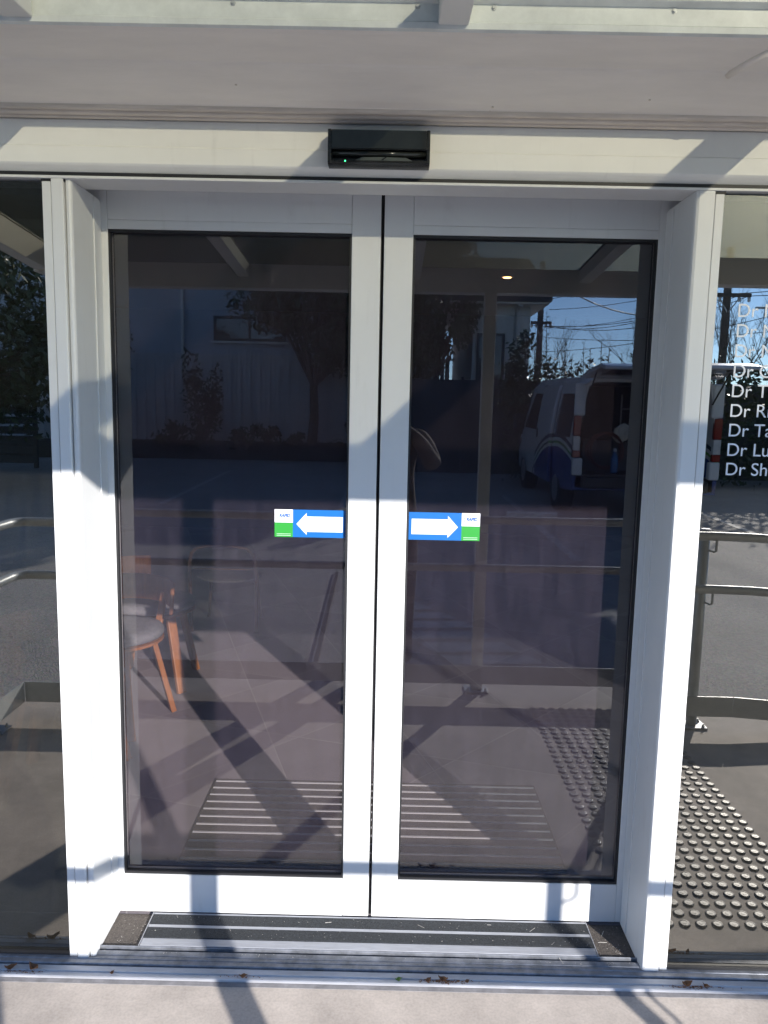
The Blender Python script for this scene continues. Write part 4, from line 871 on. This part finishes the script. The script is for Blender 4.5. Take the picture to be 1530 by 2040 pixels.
b = MB(); b.box(-9.1, 1.7, -18.03, -17.97, 2.822, 2.87); b.build('cap_rail', 'fence_grey', FN)
b = MB(); b.add([(-14, -16.6, gz(-16.6)+0.006), (1.9, -16.6, gz(-16.6)+0.006), (1.9, -17.2, 0.62), (-14, -17.2, 0.62), (-14, -18.8, 0.66), (1.9, -18.8, 0.66)], [(0, 1, 2, 3), (3, 2, 5, 4)])
structure(b.build('garden_bed', 'soil'))
HW = thing('house', (2.4, -18, 0.3), 'white house corner with dark eave and downpipe', 'house', 'houses beyond the car park')
b = MB(); b.box(1.95, 3.28, -22, -16.3, 0.3, 4.05); b.build('wall', 'house_white', HW)
b = MB(); b.box(1.3, 3.62, -22.3, -15.85, 4.0, 4.04); b.build('eave_lining', 'house_white', HW)
b = MB(); b.box(1.2, 3.66, -22.35, -15.78, 4.045, 4.22); rf = b.build('gutter', 'roof_dark', HW)
b = MB(); b.extr([(-15.75, 4.22), (-19, 5.6), (-22.4, 4.22)], 1.2, 3.66); b.build('roof', 'roof_dark', HW)
b = MB(); b.tube([(2.98, -16.24, 0.3), (2.98, -16.24, 3.9), (2.98, -15.9, 4.0)], 0.06, 10); b.build('downpipe', 'house_white', HW)
b = MB()
for (x0, x1, z0, z1) in ((2.05, 2.7, 3.3, 3.36), (2.05, 2.7, 2.2, 2.26), (2.05, 2.11, 2.26, 3.3), (2.64, 2.7, 2.26, 3.3)): b.box(x0, x1, -16.30, -16.25, z0, z1)
w = b.build('window', 'win_frame', HW); b = MB(); b.box(2.11, 2.64, -16.29, -16.27, 2.26, 3.3); b.build('pane', 'dark_glass', w)
DF = thing('fence', (6, -14.6, gz(-14.6)), 'dark panel fence behind the hedge and van', 'fence')
for k in range(-1, 6):
    b = MB(); b.box(1.62 + 2.4*k, 1.62 + 2.4*k + 2.34, -14.62, -14.58, 0.2, 2.2); b.build('panel', 'fence_dark', DF)
    b = MB(); b.box(1.565 + 2.4*k, 1.615 + 2.4*k, -14.64, -14.56, 0.2, 2.26); b.build('post', 'fence_dark', DF)
SF = thing('fence', (-11, -14, 0.2), 'dark slatted fence behind the dense tree at the left', 'fence')
for k in range(9):
    b = MB(); b.box(-14.5, -7.2, -14.01, -13.98, 0.3 + 0.2*k, 0.3 + 0.2*k + 0.15); b.build('slat', 'fence_dark', SF)
for x in (-14.4, -12, -9.6, -7.25):
    b = MB(); b.box(x-0.04, x+0.04, -14.08, -14.011, 0.2, 2.1); b.build('post', 'fence_dark', SF)
def pole(x, y, h, r, arms, label):
    t = thing('power_pole', (x, y, 0.3), label, 'pole', 'power poles along the street')
    b = MB(); b.tube([(x, y, 0.2), (x, y, h)], [r, r*0.8], 12); b.build('pole', 'pole_wood', t)
    for (z, w) in arms:
        b = MB(); b.box(x-w, x+w, y+r, y+r+0.09, z-0.055, z+0.055); a = b.build('crossarm', 'pole_wood', t)
        for s_ in (-0.92, -0.45, 0.45, 0.92): MB().disc_stack([(0.03, z-0.06), (0.055, z-0.09), (0.04, z-0.13), (0.055, z-0.16), (0.02, z-0.2)], c=(x+s_*w, y+r+0.045, 0), n=10).build('insulator', 'porcelain', a)
        for s_ in (-1, 1): MB().bar((x+s_*w*0.5, y+r+0.03, z-0.05), (x+s_*0.02, y+r, z-0.5), 0.03, 0.03).build('brace', 'galv', a)
    return t
pole(6.1, -30, 7.6, 0.14, ((5.17, 0.42), (6.2, 0.42)), 'thin distant power pole beside the white house')
pole(10.22, -22.3, 6.6, 0.135, ((5.17, 0.64),), 'thick nearer power pole with crossarm at the right')
def wire(p, q, sag, label, r=0.011):
    P = [Vector(p).lerp(Vector(q), k/14) - Vector((0, 0, sag*4*(k/14)*(1-k/14))) for k in range(15)]
    b = MB(); b.tube(P, r, 4); o = b.build('wire', 'wire', smooth=True); tag(o, label, 'wire', 'overhead wires between the poles')
wl_ = [((5.75, -29.8, 5.05), (9.64, -22.1, 5.15), 0.35), ((6.0, -29.8, 5.05), (9.93, -22.1, 5.15), 0.45), ((6.3, -29.8, 5.05), (10.5, -22.1, 5.15), 0.30), ((6.45, -29.8, 5.05), (10.8, -22.1, 5.15), 0.5),
       ((5.8, -29.8, 6.1), (14.0, -20, 8.2), 0.5), ((6.3, -29.8, 6.1), (16.0, -20, 9.0), 0.6), ((6.4, -29.8, 5.7), (15.0, -20, 7.6), 0.7), ((3.6, -16, 4.6), (9.5, -22, 4.9), 0.55),
       ((6.1, -29.8, 4.6), (14.0, -20, 4.4), 0.35), ((6.1, -29.8, 4.0), (13.0, -22, 5.0), 0.3), ((10.8, -22.1, 5.15), (22, -16, 6.0), 0.3), ((9.64, -22.1, 5.15), (22, -15, 6.4), 0.3)]
names = ['lowest inner wire between the two poles', 'second wire between the two poles', 'third wire between the two poles', 'most sagging wire between the two poles', 'upper wire climbing right from the thin pole', 'second wire climbing right from the thin pole', 'lower climbing wire from the thin pole', 'service wire dropping from the white house', 'long low wire crossing above the hedge', 'faint wire rising over the hedge', 'wire leaving the thick pole to the right', 'upper wire leaving the thick pole to the right']
for (p, q, s_), nm in zip(wl_, names): wire(p, q, s_, nm, 0.011 if nm[:7] != 'service' else 0.016)
t = thing('street_lamp', (15.6, -29, 0.3), 'street lamp with a thin bent arm far at the right', 'street lamp')
b = MB(); b.tube([(16.4, -29, 0.2), (16.4, -29, 4.6), (15.9, -29, 5.3), (14.7, -29, 5.75)], [0.09, 0.07, 0.04, 0.035], 8); b.build('pole', 'galv', t)
b = MB(); b.box(14.2, 14.75, -29.07, -28.93, 5.72, 5.80); b.build('lamp_head', 'galv', t, bev=0.02)

# ================================================================== PERSON TAKING THE PICTURE (seen only as a reflection)
def skin_mesh(nodes, edges, root=0, sub=2):
    me = bpy.data.meshes.new('sk'); bm = bmesh.new(); ly = bm.verts.layers.skin.verify(); V = []
    for i, (p, r) in enumerate(nodes):
        v = bm.verts.new(p); V.append(v); rr = r if isinstance(r, tuple) else (r, r); v[ly].radius = rr; v[ly].use_root = (i == root)
    for a_, b_ in edges: bm.edges.new((V[a_], V[b_]))
    bm.to_mesh(me); bm.free(); o = bpy.data.objects.new('sk', me); col.objects.link(o)
    m1 = o.modifiers.new('skin', 'SKIN'); m1.use_smooth_shade = True; m1.branch_smoothing = 0.6
    m2 = o.modifiers.new('sub', 'SUBSURF'); m2.levels = sub; m2.render_levels = sub
    bpy.context.view_layer.update(); r_ = bpy.data.meshes.new_from_object(o.evaluated_get(bpy.context.evaluated_depsgraph_get()))
    bpy.data.objects.remove(o); return r_
PX, PY, G = 0.045, -2.52, gz(-2.5)
nodes = [((PX, PY, G+0.93), (0.175, 0.115)), ((PX, PY, G+1.12), (0.165, 0.11)), ((PX, PY, G+1.33), (0.175, 0.12)), ((PX, PY+0.01, G+1.45), (0.12, 0.085)), ((PX, PY+0.03, G+1.53), 0.056), ((PX, PY+0.05, G+1.60), 0.075), ((PX, PY+0.06, G+1.66), (0.08, 0.095)), ((PX, PY+0.055, G+1.73), 0.06),
         # right arm (+x)
         ((PX+0.185, PY+0.0, G+1.42), 0.065), ((PX+0.255, PY+0.07, G+1.24), 0.062), ((PX+0.17, PY+0.22, G+1.38), 0.047), ((PX+0.060, PY+0.305, G+1.475), 0.034),
         # left arm (-x)
         ((PX-0.185, PY+0.0, G+1.42), 0.065), ((PX-0.225, PY+0.09, G+1.22), 0.060), ((PX-0.09, PY+0.22, G+1.37), 0.046), ((PX-0.060, PY+0.300, G+1.455), 0.034),
         # legs
         ((PX+0.1, PY, G+0.82), 0.1), ((PX+0.105, PY+0.015, G+0.50), 0.068), ((PX+0.11, PY-0.01, G+0.10), 0.048), ((PX+0.115, PY+0.12, G+0.045), 0.045),
         ((PX-0.095, PY, G+0.84), 0.098), ((PX-0.105, PY+0.015, G+0.50), 0.068), ((PX-0.11, PY-0.01, G+0.10), 0.048), ((PX-0.115, PY+0.12, G+0.045), 0.045)]
edges = [(0,1),(1,2),(2,3),(3,4),(4,5),(5,6),(6,7),(2,8),(8,9),(9,10),(10,11),(2,12),(12,13),(13,14),(14,15),(0,16),(16,17),(17,18),(18,19),(0,20),(20,21),(21,22),(22,23)]
bme = skin_mesh(nodes, edges)
def hand(wr, s):
    W = Vector(wr); parts = []
    pal = W + Vector((s*-0.012, 0.032, 0.028)); nd = [(W, 0.024), (pal, (0.034, 0.017))]; ed = [(0, 1)]
    for k, ln in enumerate((0.062, 0.072, 0.068, 0.052)):
        bse = pal + Vector((s*(-0.004), 0.012, 0.030 - k*0.019)); a_ = bse + Vector((s*-0.022, 0.012, 0.006)); c_ = a_ + Vector((s*-ln*0.38, 0.004, 0.003)); e_ = c_ + Vector((s*-ln*0.26, -0.006, 0.0)); i0 = len(nd)
        nd += [(bse, 0.0095), (a_, 0.0088), (c_, 0.008), (e_, 0.007)]; ed += [(1, i0), (i0, i0+1), (i0+1, i0+2), (i0+2, i0+3)]
    tb = W + Vector((s*-0.006, 0.02, 0.01)); i0 = len(nd); nd += [(tb + Vector((s*-0.022, -0.004, 0.012)), 0.011), (tb + Vector((s*-0.044, -0.004, 0.026)), 0.0095), (tb + Vector((s*-0.058, -0.002, 0.044)), 0.008)]; ed += [(1, i0), (i0, i0+1), (i0+1, i0+2)]
    return skin_mesh(nd, ed, 0, 1)
bm = bmesh.new(); bm.from_mesh(bme); nb = len(bm.faces)
for (wr, s_) in (((PX+0.060, PY+0.305, G+1.475), 1), ((PX-0.060, PY+0.300, G+1.455), -1)):
    hm = hand(wr, s_); bm.from_mesh(hm)
for i, f in enumerate(bm.faces):
    f.smooth = True; c = f.calc_center_median(); hz = c.z - G; k = 0
    if i >= nb: k = 2
    elif hz > 1.50 and abs(c.x - PX) < 0.12 and c.y < PY + 0.17: k = 2
    elif hz < 0.09: k = 3
    elif hz < 0.86: k = 1
    f.material_index = k
me = bpy.data.meshes.new('body'); bm.to_mesh(me); bm.free()
for m_ in ('jacket', 'trousers', 'skin', 'shoe'): me.materials.append(MATS[m_])
pt = thing('person', (PX, PY, G), 'person in a dark brown jacket holding up a phone, mirrored behind the door stile', 'person')
link('body', me, pt)
b = MB(); vs = []; fs = []; hc = Vector((PX, PY+0.035, G+1.675)); nn = 14; mm_ = 9
for i in range(mm_):
    th = math.radians(8 + 92*i/(mm_-1))
    for j in range(nn):
        a = 2*math.pi*j/nn; front = max(0, math.sin(a)); tt = th*(1 - 0.45*front*(i/(mm_-1)))
        vs.append(hc + Vector((0.092*math.sin(tt)*math.cos(a), 0.112*math.sin(tt)*math.sin(a) + 0.008, 0.098*math.cos(tt))))
for i in range(mm_-1):
    for j in range(nn): fs.append((i*nn+j, i*nn+(j+1)%nn, (i+1)*nn+(j+1)%nn, (i+1)*nn+j))
fs.append(tuple(range(nn))); b.add(vs, fs); o = b.build('hair', 'hair', pt, smooth=True); sd = o.modifiers.new('s', 'SOLIDIFY'); sd.thickness = 0.012
fy = PY + 0.145
for s_ in (-1, 1):
    b = MB(); b.disc_stack([(0.004, -0.006), (0.011, -0.004), (0.013, 0), (0.010, 0.005), (0.004, 0.007)], c=(PX+s_*0.031, fy-0.006, G+1.665), n=10, axis='y'); e_ = b.build('eye', 'eye_white', pt, smooth=True)
    b = MB(); b.disc_stack([(0.0055, 0.0062), (0.004, 0.0082)], c=(PX+s_*0.031, fy-0.006, G+1.665), n=8, axis='y'); b.build('iris', 'hair', e_)
    b = MB(); b.disc_stack([(0.012, -0.006), (0.026, -0.004), (0.028, 0.002), (0.02, 0.006)], c=(PX+s_*0.082, PY+0.05, G+1.65), n=12, axis='x'); b.build('ear', 'skin', pt, smooth=True)
b = MB(); b.add([(PX-0.010, fy, G+1.662), (PX+0.010, fy, G+1.662), (PX+0.017, fy, G+1.618), (PX-0.017, fy, G+1.618), (PX, fy+0.026, G+1.626), (PX, fy+0.008, G+1.664)], [(0, 5, 4, 3), (5, 1, 2, 4), (3, 4, 2), (0, 1, 5)]); b.build('nose', 'skin', pt, smooth=True)
b = MB(); b.tube([(PX-0.024, fy-0.008, G+1.590), (PX, fy+0.004, G+1.589), (PX+0.024, fy-0.008, G+1.590)], [0.003, 0.006, 0.003], 8); b.build('mouth', 'lip', pt, smooth=True)
b = MB(); b.box(-0.040, 0.040, -0.009, 0.0, -0.135, 0.025); ph = b.build('smartphone', 'black_plastic', bev=0.004)
ph.location = (0.028, -2.152, 1.525); ph.rotation_euler = (-CAM['pitch'], 0, 0); tag(ph, 'dark smartphone held up in both hands by the person', 'phone')
for o in bpy.data.objects:
    if '_w' in o.keys(): del o['_w']
